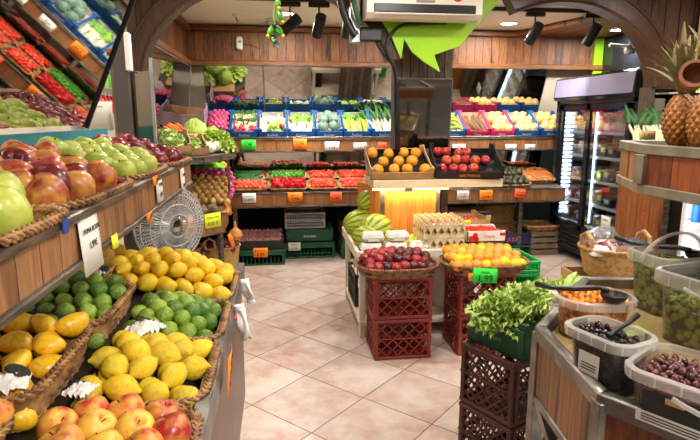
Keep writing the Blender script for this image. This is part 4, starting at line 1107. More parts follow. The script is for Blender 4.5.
heap(F, w, d, 4, 3, .038, zf, 'aubergine', 'mango', 'onion_red', 'aubergine', 'dark aubergine', 'the aubergine tray', 'aubergines on the lower back shelf', 'lie')
F, w, d = lower(1.02, 1.40, .26, .50, 'low wicker tray of courgettes behind the aubergines', grp=GL)
heap(F, w, d, 8, 4, .025, zf, 'pepper', 'pepper', 'pepper_green', 'pepper', 'small green pepper', 'the tray behind the aubergines', 'small green peppers behind the aubergines', 'any')
def roots(F, w, d, nx, ny, what, where, grp, m='cassava'):
    heap(F, w, d, nx, ny, .03, zf, 'ginger_root', 'cassava', m, 'ginger', what, where, grp, 'lie', sc=(1.2, 1.2, 1.9))
F, w, d = lower(2.18, 2.56, .24, .50, 'low wicker tray of ginger roots right of the nectarine crate', grp=GL); roots(F, w, d, 5, 4, 'brown ginger root', 'left ginger tray', 'ginger in the left tray')
F, w, d = lower(2.56, 2.90, .24, .50, 'low wicker tray of dark avocados on the right of the lower shelf', grp=GL)
mat('avocado', '3a3a1e', '242812', 8, rough=.5, rnd=.4)
heap(F, w, d, 5, 3, .035, zf, 'avocado', 'mango', 'avocado', 'avocado', 'dark avocado', 'the back avocado tray', 'avocados in the back tray', 'lie')
F, w, d = lower(2.90, 3.26, .12, .50, 'wicker tray of turmeric roots beside the fridge', grp=GL); roots(F, w, d, 5, 5, 'reddish turmeric root', 'turmeric tray by the fridge', 'turmeric by the fridge', 'carrot')
F, w, d = lower(2.18, 2.90, .0, .23, 'long wicker tray of dark avocados at the front right of the lower shelf', grp=GL)
heap(F, w, d, 9, 3, .035, zf, 'avocado', 'mango', 'avocado', 'avocado', 'dark avocado', 'the front avocado tray', 'avocados in the front tray', 'lie')

# ---- tags on the boards
def btag(px, py, Yb, w, h, m, lines, label, sizes=None, ink='ink', tilt=0):
    p = at(px, py, Yb); return price(Matrix.Translation(p) @ Matrix.Rotation(tilt, 4, 'Y'), w, h, m, lines, label, ink, sizes=sizes)
btag(221.5, 146, 6.19, .175, .08, 'paper', ['Ceba rosa', '1,49 €'], 'white price card under the pink onions', [.03, .035])
btag(248.5, 145, 6.19, .165, .115, 'tag_green', ['RAVES', '1,99', 'MANAT'], 'fluorescent green price card under the radishes', [.03, .05, .016])
btag(300, 144, 6.19, .155, .12, 'tag_orange', ['FONOLL', '2,49', '€/kg'], 'orange price card under the fennel', [.028, .05, .018])
btag(332, 146, 6.19, .165, .10, 'paper', ['COL', '1,99'], 'white price card under the cabbages', [.035, .045])
btag(360, 146, 6.19, .15, .075, 'paper', ['API', '1,49'], 'white price card under the celery', [.03, .035])
btag(382, 146, 6.19, .105, .085, 'tag_red', ['1,29'], 'red-orange price card under the leeks', [.045])
btag(459, 147, 6.19, .16, .07, 'paper', ['Iuca', '3,50'], 'white price card right of the pillar', [.028, .03])
btag(511, 147, 6.19, .14, .065, 'paper', ['Melo', '2,20'], 'white price card under the pink melon crate', [.026, .028])
btag(530, 147, 6.19, .13, .065, 'paper', ['Melo', '1,89'], 'white price card under the left blue melon crate', [.026, .028])
btag(249, 198, 5.87, .15, .105, 'paper', ['Tomaquet', '1,49€'], 'white price card under the pale red tomatoes', [.026, .04])
btag(295, 197, 5.87, .16, .10, 'tag_orange', ['Pebrot', '2,45'], 'orange price card under the red peppers', [.034, .045])
btag(336, 196.5, 5.87, .13, .10, 'tag_red', ['Tomata', '1,99'], 'red-orange price card under the bright tomatoes', [.03, .04])
btag(463, 195, 5.87, .14, .10, 'paper', ['Alvocat', '3,99'], 'white price card behind the nectarine crate', [.03, .04])
btag(486, 195, 5.87, .155, .11, 'tag_orange', ['GINGEBRE', '3,99'], 'orange price card under the avocados', [.024, .045])
btag(520, 193.5, 5.87, .13, .10, 'tag_red', ['Curcuma', '4,99'], 'tilted red-orange price card on the lower right board', [.024, .04], tilt=.1)
# ---- under the lower shelf
crate(T(-.275, 6.04, 0), .60, .40, .175, 'crate_green', 'dark green plastic crate under the shallots on the floor', None, '+', .04, solid_top=.35, mid=False)
F = T(-.275, 6.04, .178)
carton(F, .60, .40, .10, 'black_card', 'black cardboard tray of shallots on a green crate', None, 'lilac_card', ends=.02)
MB_ = lambda a, b: .075+.03*b+.02*(1-a*a)
heap(F, .57, .37, 12, 7, .026, lambda a, b: .075+.05*b, 'shallot', 'onion', 'shallot', 'shallot', 'pink shallot', 'the black floor tray', 'shallots in the black tray', 'any', under=1)
btag(260.5, 252.5, 5.80, .155, .105, 'tag_orange', ['ESCALUNYA', '3,99'], 'orange price card on the shallot crate', [.022, .05])
crate(T(.315, 6.28, 0), .58, .40, .19, 'crate_green', 'dark green plastic crate under the green carton by the back wall', None, '+', .04, solid_top=.35, mid=False)
t = carton(T(.32, 6.28, .195), .55, .38, .14, 'green_card', 'green closed carton with white print between two crates', None, None, ends=0, writing='ECOLOGIC', wsize=.028)
MB().box((0, 0, .145), (.55, .38, .006)).build('lid', 'green_card', t, smooth=False)
crate(T(.27, 6.28, .349), .46, .34, .19, 'crate_grey', 'grey openwork plastic crate on top of the green carton', None, '+', .03)
btag(294.5, 246.5, 6.06, .14, .095, 'paper', ['Patata', '1,20'], 'white price card on the green crate by the back wall', [.03, .035])
crate(T(.86, 6.2, 0), .36, .40, .22, 'crate_green', 'dark green crate in the shade behind the watermelon table', None, '+', .04, mid=False)
crate(T(.86, 6.2, .222), .36, .40, .22, 'crate_brown', 'dark brown crate stacked on the green one behind the watermelon table', None, '+', .04, mid=False)
# right-hand part under the shelf
crate(T(2.64, 6.10, 0), .58, .38, .12, 'crate_green', 'low green crate under the sweet potato box', None, '+', .04, mid=False)
F = T(2.64, 6.10, .123)
carton(F, .56, .36, .14, 'navy_card', 'navy printed box of sweet potatoes under the right shelf', None, 'kraft', ends=.04, writing='BATATA', logo='tag_red')
mat('sweet_potato', 'a5623f', '854730', 8, rough=.8, rnd=.4)
heap(F, .52, .32, 5, 4, .045, lambda a, b: .07+.03*b, 'sweet_potato', 'potato', 'sweet_potato', 'sweet potato', 'brown sweet potato', 'the navy box', 'sweet potatoes in the navy box', 'lie', sc=(.75, .75, 1.4))
carton(T(2.18, 6.22, 0), .50, .36, .17, 'navy_card', 'lower navy box left of the sweet potatoes', None, 'kraft', ends=.03)
carton(T(2.18, 6.22, .20), .50, .36, .16, 'kraft', 'kraft box in the middle of the stack left of the sweet potatoes', None, None, ends=.0)
t = carton(T(2.2, 6.22, .364), .50, .36, .14, 'navy_card', 'closed navy and brown box on top of the stack under the shelf', None, None, ends=0)
MB().box((0, 0, .145), (.5, .36, .006)).build('lid', 'kraft', t, smooth=False)
basket(T(2.72, 6.50, .30), .50, .24, .22, 'straw shopping basket in the dark behind the sweet potatoes', r=.1, flare=.03, m='straw', fine=.6)
tag(MB().box((2.72, 6.50, .15), (.55, .26, .29)).build('storage_box', 'kraft', None, smooth=False), 'brown box carrying the straw basket in the dark', 'box')
def slat_box(M, W, D, H, m, label, n=3):
    t = thing('wooden_crate', label, 'crate', M)
    for k in range(n):
        z = H*(k+.5)/n
        for s in (-1, 1):
            MB().box((0, s*(D/2-.006), z), (W, .012, H/n-.02)).build('slat', m, t, smooth=False)
            MB().box((s*(W/2-.006), 0, z), (.012, D-.026, H/n-.02)).build('slat', m, t, smooth=False)
    for a in (-1, 1):
        for b in (-1, 1): MB().box((a*(W/2-.027), b*(D/2-.027), H/2), (.03, .03, H)).build('corner_post', m, t, smooth=False)
    MB().box((0, 0, .005), (W-.03, D-.03, .01)).build('base', m, t, smooth=False)
    return t
mat('crate_wood', '8a7864', '6b5b4a', 14, rough=.8, stretch=(1, 1, 8))
slat_box(T(3.09, 6.06, 0), .34, .36, .145, 'crate_wood', 'grey wooden crate on the floor beside the fridge, lower one', 2)
slat_box(T(3.09, 6.06, .147), .34, .36, .145, 'crate_wood', 'grey wooden crate beside the fridge, upper one', 2)
basket(T(3.08, 6.05, .294), .44, .38, .05, 'shallow wicker tray on the grey wooden crates beside the fridge', r=.1, flare=.03, fill=lambda a, b: .05, fillm='wicker_dark', fine=.7)

# ================================================================== LEFT BACK CORNER
zb0 = at(222, 231, 5.3).z; zb1 = at(222, 210, 5.3).z
t = thing('corner_shelf', 'chamfered wooden corner shelf of potatoes at the back left', 'shelf', T(-.725, 5.135, 0, PI/4))
MB().box((0, 0, (zb0+zb1)/2), (.48, .022, zb1-zb0)).build('front_board', 'board_d', t, smooth=False)
for z in (zb1+.006, zb0-.006): MB().box((0, -.004, z), (.50, .035, .016), b=.004).build('metal_edge', 'rail_metal', t)
MB().prism([(-.25, 0), (.24, 0), (.56, .36), (.56, .50), (.1, .70), (-.25, .35)], zb1-.10, zb1-.08).build('deck', 'grey_wood', t, smooth=False)
MB().box((0, 0, 0), (.42, .022, zb1-zb0), T(.39, .165, (zb0+zb1)/2, PI/4)).build('side_board', 'board_d', t, smooth=False)
MB().bar((.20, .02, 0), (.20, .02, zb0), .04).build('leg', 'rail_metal', t, smooth=False)
MB().bar((-.22, .04, 0), (-.22, .04, zb0), .04).build('leg', 'rail_metal', t, smooth=False)
MB().grid(8, 8, lambda u, v: (-1.06+.56*u, 5.24+.60*v, zb1-.015+.30*v), T(-.725, 5.135, 0, PI/4).inverted()).build('sloping_pad', 'kraft', t, ang=180)
F = T(-.725, 5.135, zb1-.03, PI/4) @ Matrix.Translation((0, .30, 0))
for k in range(3):
    item('celeriac', 'celeriac', 'celeriac', F @ T(-.10+.13*k, -.23, .045) @ Sc(.062), '%s grey celeriac along the front of the potato shelf' % ordn(k, 3), 'celeriac', 'celeriac on the corner shelf')
F = Matrix.Translation((-.765, 5.29, zb1+.035)) @ Matrix.Rotation(.48, 4, 'X') @ Matrix.Translation((0, .24, 0))
heap(F, .56, .46, 8, 7, .035, lambda a, b: .0+.02*(1-a*a), 'potato', 'potato', ['potato', 'potato', 'onion_yellow'], 'potato', 'yellow potato', 'the corner shelf', 'potatoes on the corner shelf', 'any', under=1)
heap(F @ Matrix.Translation((.02, .29, .02)), .52, .13, 8, 2, .033, lambda a, b: .01, 'onion', 'onion', 'onion_pink', 'onion', 'pink onion', 'behind the potatoes', 'pink onions behind the potatoes', 'any', under=1)
for k in range(5):
    item('onion', 'onion', 'onion_pink', F @ T(.27+.01*(k % 2), -.12+.075*k, .045) @ rotm('any') @ Sc(.033), '%s pink onion from the front along the right edge of the potatoes' % ORD[k], 'onion', 'pink onions beside the potatoes')
price(T(-.725+.0+.0, 5.135, 0) @ Matrix.Rotation(PI/4, 4, 'Z') @ Matrix.Translation((.075, -.035, (zb0+zb1)/2+.03)), .19, .14, 'tag_yellow', ['Patata nova', '0,85 €'], 'bright yellow price card on the potato shelf', sizes=[.03, .045])
for k, (dx, z, l) in enumerate(((.28, zb1+.02, 'upper orange strip tag at the corner of the potato shelf'), (.30, zb0-.10, 'lower orange strip tag hanging below the corner of the potato shelf'))):
    price(T(-.725, 5.135, 0, PI/4) @ Matrix.Translation((dx, -.02, z)) @ Matrix.Rotation(-.35, 4, 'Y'), .05, .15, 'tag_orange', ['', '1,50', ''], l, sizes=[.02, .02, .02])
# straw basket of red onions below
bz = Vector((-.62, 5.58, 0))
t = basket(T(bz.x, bz.y, 0), .36, .36, .30, 'round straw basket of red onions on the floor under the potato shelf', r=.17, flare=.04, m='straw', fill=lambda a, b: .24+.05*(1-a*a)*(1-b*b), fine=.8)
MB().tube([(-.14+.0, -.17, .30), (-.15, -.18, .38), (-.10, -.185, .42), (-.05, -.18, .38), (-.05, -.17, .30)], .011, 8).build('handle', 'hemp', t)
heap(T(bz.x, bz.y, 0), .32, .32, 5, 5, .038, lambda a, b: .25+.06*(1-a*a)*(1-b*b), 'onion', 'onion', 'onion_red', 'onion', 'dark red onion', 'the straw basket', 'red onions in the straw basket', 'any', edge=True)
t = basket(T(-.95, 5.55, 0), .26, .34, .30, 'second straw basket of dark onions in the corner below the shelf', r=.12, flare=.03, m='straw', fill=lambda a, b: .27, fine=.7)
heap(T(-.95, 5.55, 0), .22, .28, 3, 4, .038, lambda a, b: .28, 'onion', 'onion', 'onion_red', 'onion', 'dark red onion', 'the corner straw basket', 'red onions in the corner basket', 'any')
tag(MB().lathe([(0, 0), (.05, .01), (.075, .05), (.06, .10), (.02, .13), (.012, .2), (0, .2)], 14).build('garlic_string', 'onion_yellow', None, T(-.475, 5.55, .36)), 'pale garlic string hanging at the corner of the potato shelf', 'garlic')
# mango tray between the two levels
F = T(-.78, 6.02, .97, .2, .12)
carton(F, .44, .32, .11, 'black_card', 'black tray of mangoes above the potatoes', None, None, ends=.02)
heap(F, .42, .30, 5, 3, .045, lambda a, b: .05+.02*b, 'mango', 'mango', 'orange_fruit', 'mango', 'orange mango', 'the black corner tray', 'mangoes in the corner tray', 'lie')
_rr = random.Random(4)
_h = [[_rr.uniform(-.02, .02) for _ in range(15)] for _ in range(15)]
mat('lime_film', '9ee04a', '6cc22a', 14, .4, .6, rough=.25)
o = MB().grid(15, 15, lambda u, v: ((u-.5)*.34, (v-.5)*.26, .05*math.sin(PI*u)*math.sin(PI*v)+_h[int(u*14+.5)][int(v*14+.5)])).build('plastic_bag', 'lime_film', None, T(-.75, 5.92, 1.07, .3, .35), ang=180)
o.modifiers.new('t', 'SOLIDIFY').thickness = .0015; tag(o, 'crumpled green plastic bag lying on the mangoes', 'bag')
tag(MB().box((-.80, 6.06, .87), (.38, .28, .16)).build('support_box', 'black_card', None, smooth=False), 'black box carrying the mango tray in the back left corner', 'box')
tag(MB().box((-.84, 6.08, .69), (.30, .22, .19)).build('support_box', 'black_card', None, smooth=False), 'lower black box under the mango tray in the back left corner', 'box')
# upper side shelf with lettuces
t = thing('display_shelf', 'upper shelf on the left wall with lettuces and cauliflowers', 'shelf', T(0, 0, 0))
MB().prism([(-1.10, 4.66), (-.66, 4.80), (-.46, 5.35), (-.46, 5.75), (-.84, 6.2), (-.84, 6.55), (-1.10, 6.55)], 1.24, 1.265).build('deck', 'grey_wood', t, smooth=False)
MB().bar((-.66, 4.80, 1.235), (-.46, 5.35, 1.235), .02, .05).bar((-.46, 5.35, 1.235), (-.46, 5.75, 1.235), .02, .05).bar((-1.10, 4.66, 1.235), (-.66, 4.80, 1.235), .02, .05).build('metal_edge', 'rail_metal', t, smooth=False)
MB().bar((-.50, 5.36, zb1+.01), (-.50, 5.36, 1.23), .022).build('post', 'steel', t, smooth=False)
def cello_box(x, y, z, rz, me_, label, tilt=.35):
    F = T(x, y, z, rz, tilt)
    carton(F, .27, .36, .07, 'kraft', label, 'open fruit boxes on the left wall shelf', 'cellophane', ends=.02)
    for k in range(3): veg('lettuce', me_, F @ T(-.02+.04*(k % 2), -.10+.10*k, .05) @ Sc(.085), '%s green lettuce in the %s' % (ORD[k], label.split(' on ')[0]), 'lettuce')
cello_box(-.92, 4.92, 1.36, .25, 'lettuce', 'first fruit box of leafy greens on the left wall shelf')
cello_box(-.82, 5.18, 1.32, .30, 'lettuce', 'second fruit box of leafy greens on the left wall shelf', .3)
for k in range(6):
    item('carrot', 'carrot', 'carrot', T(-.99+.016*k, 5.22+.03*k, 1.47+.012*(k % 3), -.6+rnd.uniform(-.2, .2)) @ Matrix.Rotation(1.0, 4, 'X') @ Sc(.11), '%s orange carrot of the pile behind the leafy greens' % ORD[k], 'carrot', 'carrots on the left wall shelf')
tag(MB().box((-.93, 5.34, 1.36), (.30, .34, .18), b=.004).build('support_box', 'kraft', None), 'kraft box under the carrots on the left wall shelf', 'box')
tag(MB().box((-.80, 5.72, 1.30), (.44, .40, .06), b=.004).build('support_box', 'kraft', None), 'flat kraft box under the round lettuces', 'box')
veg('iceberg_lettuce', 'iceberg', T(-.83, 5.60, 1.46) @ Sc(.125), 'large round pale lettuce on the left wall shelf', 'lettuce')
veg('iceberg_lettuce', 'iceberg', T(-.69, 5.74, 1.41, 1) @ Sc(.10), 'smaller round pale lettuce beside the curly one', 'lettuce')
veg('curly_lettuce', 'lettuce2', T(-.64, 5.60, 1.36) @ Sc(.18), 'big curly pale lettuce at the corner of the left wall shelf', 'lettuce')
veg('curly_lettuce', 'lettuce2', T(-.55, 5.48, 1.30, 2) @ Sc(.13), 'small curly pale lettuce hanging over the shelf edge', 'lettuce')
veg('curly_lettuce', 'lettuce', T(-.98, 5.80, 1.36, 1) @ Sc(.16), 'curly green lettuce by the left wall, behind the round one', 'lettuce')
for k, (x, y) in enumerate(((-.70, 5.38), (-.61, 5.42), (-.66, 5.27))):
    item('cauliflower', 'celeriac', 'cauli', T(x, y, 1.325) @ Sc(.058), ['left', 'right', 'nearest'][k]+' white cauliflower at the edge of the left wall shelf', 'cauliflower')
for k in range(6): item('radish', 'onion', 'radish', T(-.80+.03*(k % 3), 5.36+.035*(k//3), 1.40) @ rotm('any') @ Sc(.022), '%s radish of the %s row on the left wall shelf' % (ordn(k % 3, 3), ['front', 'back'][k//3]), 'radish', 'loose radishes on the left wall shelf')
tag(MB().box((-.77, 5.385, 1.325), (.15, .12, .11)).build('support_box', 'kraft', None, smooth=False), 'small kraft box under the radishes on the left wall shelf', 'box')
tag(MB().box((-.96, 6.36, 1.44), (.26, .30, .16), b=.004).build('support_box', 'black_card', None), 'dark box under the lilac box in the back left corner', 'box')
carton(T(-.96, 6.36, 1.53, 0, .25), .30, .34, .15, 'lilac_card', 'lilac cardboard box standing at the back left corner', None, 'kraft', ends=.05)
# small chrome rack with dried chillies in front of the potato shelf
t = thing('wire_rack', 'slim chrome rack between the fan and the potato shelf', 'rack', T(0, 0, 0))
for x in (-.745, -.655):
    MB().tube([(x, 4.05, 0), (x, 4.05, 1.22 if x > -.7 else 1.05)], .013, 8).build('post', 'steel', t)
MB().tube([(-.82, 4.05, .86), (-.60, 4.05, .90)], .01, 8).build('cross_bar', 'steel', t)
MB().box((-.73, 4.2, .88), (.20, .26, .014)).build('tray', 'steel', t, smooth=False)
basket(T(-.73, 4.2, .89), .20, .26, .05, 'small dark basket of dried chillies on the chrome rack', r=.05, flare=.015, m='wicker_dark', fill=lambda a, b: .045, fine=.7, rim=.01)
heap(T(-.73, 4.2, .89), .17, .22, 5, 6, .016, lambda a, b: .05, 'chilli', 'pepper', 'apple_red', 'chilli', 'dark red chilli', 'the small dark basket', 'dried chillies on the chrome rack', 'any')
price(T(-.66, 4.02, .83), .035, .16, 'tag_orange', ['', '2,20', ''], 'narrow orange tag hanging on the chrome rack', sizes=[.02]*3)
# ================================================================== CENTRE: TABLE, EGGS, MELONS
TZ = .632
t = thing('display_table', 'white-painted wooden table in the middle of the shop', 'table', T(0, 0, 0))
TX0, TX1, TY0, TY1 = .54, 1.64, 3.71, 4.64
xc, yc = (TX0+TX1)/2, (TY0+TY1)/2
MB().box((xc, yc, TZ-.012), (TX1-TX0-.04, TY1-TY0-.04, .024)).build('table_top', 'white_wood', t, smooth=False)
for (c, d) in (((xc, TY0, .625), (TX1-TX0, .026, .075)), ((xc, TY1, .625), (TX1-TX0, .026, .075)), ((TX0, yc, .625), (.026, TY1-TY0-.028, .075)), ((TX1, yc, .625), (.026, TY1-TY0-.028, .075))):
    MB().box(c, d, b=.004).build('apron', 'white_wood', t)
for x in (TX0+.035, TX1-.035):
    for y in (TY0+.045, TY1-.045): MB().box((x, y, .295), (.045, .045, .59), b=.004).build('leg', 'white_wood', t)
MB().box((xc, yc, .11), (TX1-TX0-.02, TY1-TY0-.02, .03), b=.004).build('lower_shelf', 'white_wood', t)
# wood-clad box carrying the raised display
t = thing('display_box', 'orange pine-clad box on the table under the raised display', 'box', T(0, 0, 0))
poly = [(.79, 4.12), (1.235, 4.12), (1.235, 4.58), (.66, 4.58), (.69, 4.40)]
MB().prism(poly, TZ, 1.066).build('cladding', 'board_box', t, smooth=False)
for q in ((.787, 4.113, .035), (1.235, 4.117, .03)): MB().bar((q[0], q[1], TZ), (q[0], q[1], 1.065), q[2], .012).build('corner_trim', 'steel', t, smooth=False)
t = thing('raised_shelf', 'pale wooden shelf board holding the oranges and nectarines', 'shelf', T(0, 0, 0))
MB().box((1.215, 4.25, 1.10), (1.03, .44, .065), b=.004).build('shelf_board', 'raw_wood', t)
for x in (.98, 1.38): MB().box((x, 4.08, 1.054), (.06, .08, .024)).build('bracket', 'grey_plastic', t, smooth=False)
MB().box((1.0, 4.062, 1.061), (.60, .016, .012)).build('led_strip', 'led_warm', t, smooth=False)
l = bpy.data.lights.new('led', 'AREA'); l.shape = 'RECTANGLE'; l.size = .62; l.size_y = .03; l.energy = 2.2; l.color = (1, .78, .38)
o = bpy.data.objects.new('led', l); COL.objects.link(o); o.parent = t; o.location = (1.0, 4.06, 1.036); o.rotation_euler = (R(25), 0, 0)
# crates of oranges and nectarines
tt = R(26)
F = Matrix.Translation((.925, 4.045, 1.136)) @ Matrix.Rotation(tt, 4, 'X') @ Matrix.Translation((0, .19, 0))
carton(F, .49, .38, .06, 'kraft', 'kraft tray of oranges on the raised shelf', None, 'liner_black', ends=.035, end_m='kraft', writing=None)
tag(MB().box((.925, 4.36, 1.20), (.46, .025, .135)).build('support_block', 'raw_wood', None, smooth=False), 'wooden block tilting the orange tray on the raised shelf', 'block')
heap(F, .45, .34, 4, 3, .045, lambda a, b: .025, 'orange', 'orange', 'orange_fruit', 'orange', 'orange', 'kraft tray on the raised shelf', 'oranges in the kraft tray', 'any', 'nub', pj=.2, jit=.25)
F = Matrix.Translation((1.455, 4.03, 1.136)) @ Matrix.Rotation(-.10, 4, 'Z') @ Matrix.Rotation(tt, 4, 'X') @ Matrix.Translation((0, .19, 0))
carton(F, .53, .38, .06, 'black_card', 'black tray of nectarines on the raised shelf', None, 'liner_black', ends=.05, writing='NECTARINE', logo='tag_orange', wsize=.03)
tag(MB().box((1.47, 4.36, 1.20), (.46, .025, .135)).build('support_block', 'raw_wood', None, smooth=False), 'wooden block tilting the nectarine tray on the raised shelf', 'block')
heap(F, .49, .34, 6, 3, .039, lambda a, b: .030, 'nectarine', 'apple', 'nectarine', 'nectarine', 'red nectarine', 'black tray on the raised shelf', 'nectarines in the black tray', 'up', 'stem', pj=.2, jit=.3, skip=((5, 0), (4, 2), (4, 0), (5, 2)))
tag(MB().grid(31, 21, lambda u, v: ((u-.5)*.49, (v-.5)*.35, .022+.012*math.sin(u*20)*math.sin(v*14))).build('moulded_insert', 'black_plastic', None, F), 'black moulded insert under the nectarines', 'insert')
# watermelons
ME['wm'] = MB().lathe(sphere_prof(20, 1, 1.28), 28).mesh('watermelon', 'watermelon', ang=180)
for k, (x, y, z, s, rz, l) in enumerate(((.715, 4.02, TZ+.122, .122, .9, 'large striped watermelon at the front of the table'), (.645, 4.36, TZ+.112, .112, .3, 'striped watermelon at the back left of the table'),
        (.625, 3.90, TZ+.088, .088, 2.4, 'smaller striped watermelon at the left edge, nearest the camera'), (.745, 4.40, TZ+.30, .098, .2, 'yellowish watermelon lying on top of the others beside the pine box'))):
    tag(put('watermelon', ME['wm'], None, T(x, y, z) @ Matrix.Rotation(rz, 4, 'Z') @ Matrix.Rotation(PI/2*.95 if k < 3 else 1.1, 4, 'Y') @ Sc(s)), l, 'watermelon')
# egg cartons
def egg_carton(M, label, grp):
    t = thing('egg_carton', label, 'egg carton', M, grp)
    w, d = .165, .105
    MB().grid(25, 17, lambda u, v: ((u-.5)*w*(1-.10*0), (v-.5)*d, .036-.030*abs(math.sin(3*PI*u)*math.sin(2*PI*v))**.5)).build('tray', 'pulp_white', t, ang=180)
    def lid(u, v):
        e = min(u, 1-u, v*.7, (1-v)*.7)*14; h = min(1, e)
        return ((u-.5)*w, (v-.5)*d, .036+.036*h*(1-.12*abs(math.cos(3*PI*u))**4))
    MB().grid(31, 21, lid).build('lid', 'pulp_white', t, ang=180)
    MB().box((0, 0, .0715), (w*.7, d*.6, .001)).build('paper_label', 'paper', t, smooth=False)
    MB().grid(2, 2, lambda u, v: ((u-.5)*w*.5, -d*.5-.001, .012+.02*v)).build('front_label', 'paper', t, smooth=False)
GE = 'white half-dozen egg cartons on the table'
for k, (x, l) in enumerate(((.645, 'lower white egg carton at the left front corner of the table'), (.825, 'lower white egg carton, second from the left'), (1.005, 'lower white egg carton left of the egg trays'))):
    egg_carton(T(x, 3.80, TZ+.002, .05*(k-1)), l, GE)
for k, (x, l) in enumerate(((.66, 'upper white egg carton on the left of the stack'), (.845, 'upper white egg carton on the right of the stack'))):
    egg_carton(T(x, 3.81, TZ+.077, -.06+.1*k), l, GE)
carton(T(.985, 3.96, TZ+.002), .18, .14, .03, 'paper', 'small white tray of lemons between cartons and egg trays', None, None, ends=.0, notch=False)
heap(T(.985, 3.96, TZ+.005), .17, .13, 4, 3, .026, lambda a, b: .02+.03*b, 'lemon', 'lemon', ['lemon', 'celery'], 'lemon', 'small lemon', 'the small white tray', 'small lemons in the white tray', 'any', under=1)
# egg trays
TW, TD = .315, .30
ME['egg_tray'] = MB().grid(61, 51, lambda u, v: ((u-.5)*TW, (v-.5)*TD, .026+.022*math.cos(2*PI*6*u)*math.cos(2*PI*5*v)*1.0)).mesh('egg_tray', 'pulp', ang=180)
MB_s = MB()
pts = []
for k in range(61): pts.append(((k/60-.5)*TW, -TD/2))
def skirt():
    m = MB(); n = 61
    for s in (-1, 1):
        m.grid(n, 2, lambda u, v: ((u-.5)*TW, s*TD/2, (.040+.014*math.cos(2*PI*6*u))*v+(1-v)*(.010-.010*math.cos(2*PI*6*u))))
        m.grid(51, 2, lambda u, v: (s*TW/2, (u-.5)*TD, (.040+.014*math.cos(2*PI*5*u))*v+(1-v)*(.010-.010*math.cos(2*PI*5*u))))
    return m
ME['egg_skirt'] = skirt().mesh('edge', 'pulp', ang=180)
EX, EY = 1.18, 3.90
def tray_skirt(h0, h1):
    m = MB()
    for s in (-1, 1):
        m.grid(61, 2, lambda u, v: ((u-.5)*TW, s*TD/2, h0+(h1+.019*math.cos(2*PI*6*u)-h0)*v))
        m.grid(51, 2, lambda u, v: (s*TW/2, (u-.5)*TD, h0+(h1+.019*math.cos(2*PI*5*u)-h0)*v))
    return m.mesh('edge', 'pulp', ang=180)
ME['skirt_full'] = tray_skirt(0, .030); ME['skirt_top'] = tray_skirt(0, .022)
names = ['bottom', 'second lowest', 'middle', 'second highest', 'top']
for k in range(5):
    inv = k in (1, 3)
    z = TZ+.004+[0, .092, .094, .186, .188][k]
    M = T(EX, EY, z, .03*((k//2) % 2)) @ (Matrix.Rotation(PI, 4, 'X') if inv else Matrix.Identity(4))
    o = put('egg_tray', ME['egg_tray'], None, M)
    tag(o, '%s pulp egg tray of the stack' % names[k], 'egg tray', 'stacked pulp egg trays')
    put('edge', ME['skirt_top' if k == 4 else 'skirt_full'], o)
    if inv: continue
    for j in range(5 if k == 4 else 1):
        for i in range(6):
            Me = M @ T(-TW/2+TW*(i+.5)/6, -TD/2+TD*(j+.5)/5+(.012 if k < 4 else 0), .03 if k < 4 else .022) @ Matrix.Rotation(rnd.uniform(-.15, .15), 4, 'X') @ Sc(.021)
            item('egg', 'egg', 'egg', Me, '%s brown egg in the %s row of the %s egg tray' % (ordn(i, 6), rowname(j, 5), names[k]), 'egg', 'eggs in the pulp trays')
# tomato carton and kraft box on the right of the table
tag(MB().box((1.50, 3.87, TZ+.032), (.28, .24, .06)).build('support_box', 'kraft', None, smooth=False), 'flat kraft box under the tomato carton', 'box')
F = T(1.50, 3.86, TZ+.064)
t = carton(F, .30, .26, .085, 'paper', 'white carton printed with red tomatoes at the right of the table', None, None, ends=.0, notch=False)
for (x, z, r_) in ((-.12, .03, .022), (-.09, .055, .02), (-.08, .025, .02), (.11, .06, .012), (.13, .06, .012)):
    MB().lathe([(0, 0), (r_, 0), (r_, .001), (0, .001)], 14, T(x, -.1305, z, 0, PI/2)).build('tomato_print', 'tomato', t)
txt(t, 'Cherry', .03, T(.02, -.131, .045, 0, PI/2), 'red_label')
heap(F, .28, .24, 9, 8, .015, lambda a, b: .058, 'cherry_tomato', 'tomato', 'tomato', 'tomato', 'cherry tomato', 'the printed white carton', 'cherry tomatoes in the white carton', 'up')
F = T(1.46, 4.20, TZ+.002, .08)
carton(F, .38, .30, .17, 'kraft', 'kraft box with a folded flap behind the tomato carton', None, None, ends=.03, notch=False)
price(T(1.40, 4.0, TZ+.17), .14, .03, 'tag_yellow', [''], 'flat yellow label on the kraft box flap')
tag(MB().lathe([(0, 0), (.05, 0), (.058, .05), (.05, .055), (0, .05)], 16).build('punnet', 'tub_rim', None, T(1.40, 4.16, TZ+.012)) , 'clear punnet inside the kraft box', 'punnet')
heap(T(1.46, 4.20, TZ+.01), .30, .24, 6, 5, .022, lambda a, b: .12, 'tomato', 'tomato', 'tomato_pale', 'tomato', 'small tomato', 'the kraft box', 'small tomatoes in the kraft box', 'up', under=1)
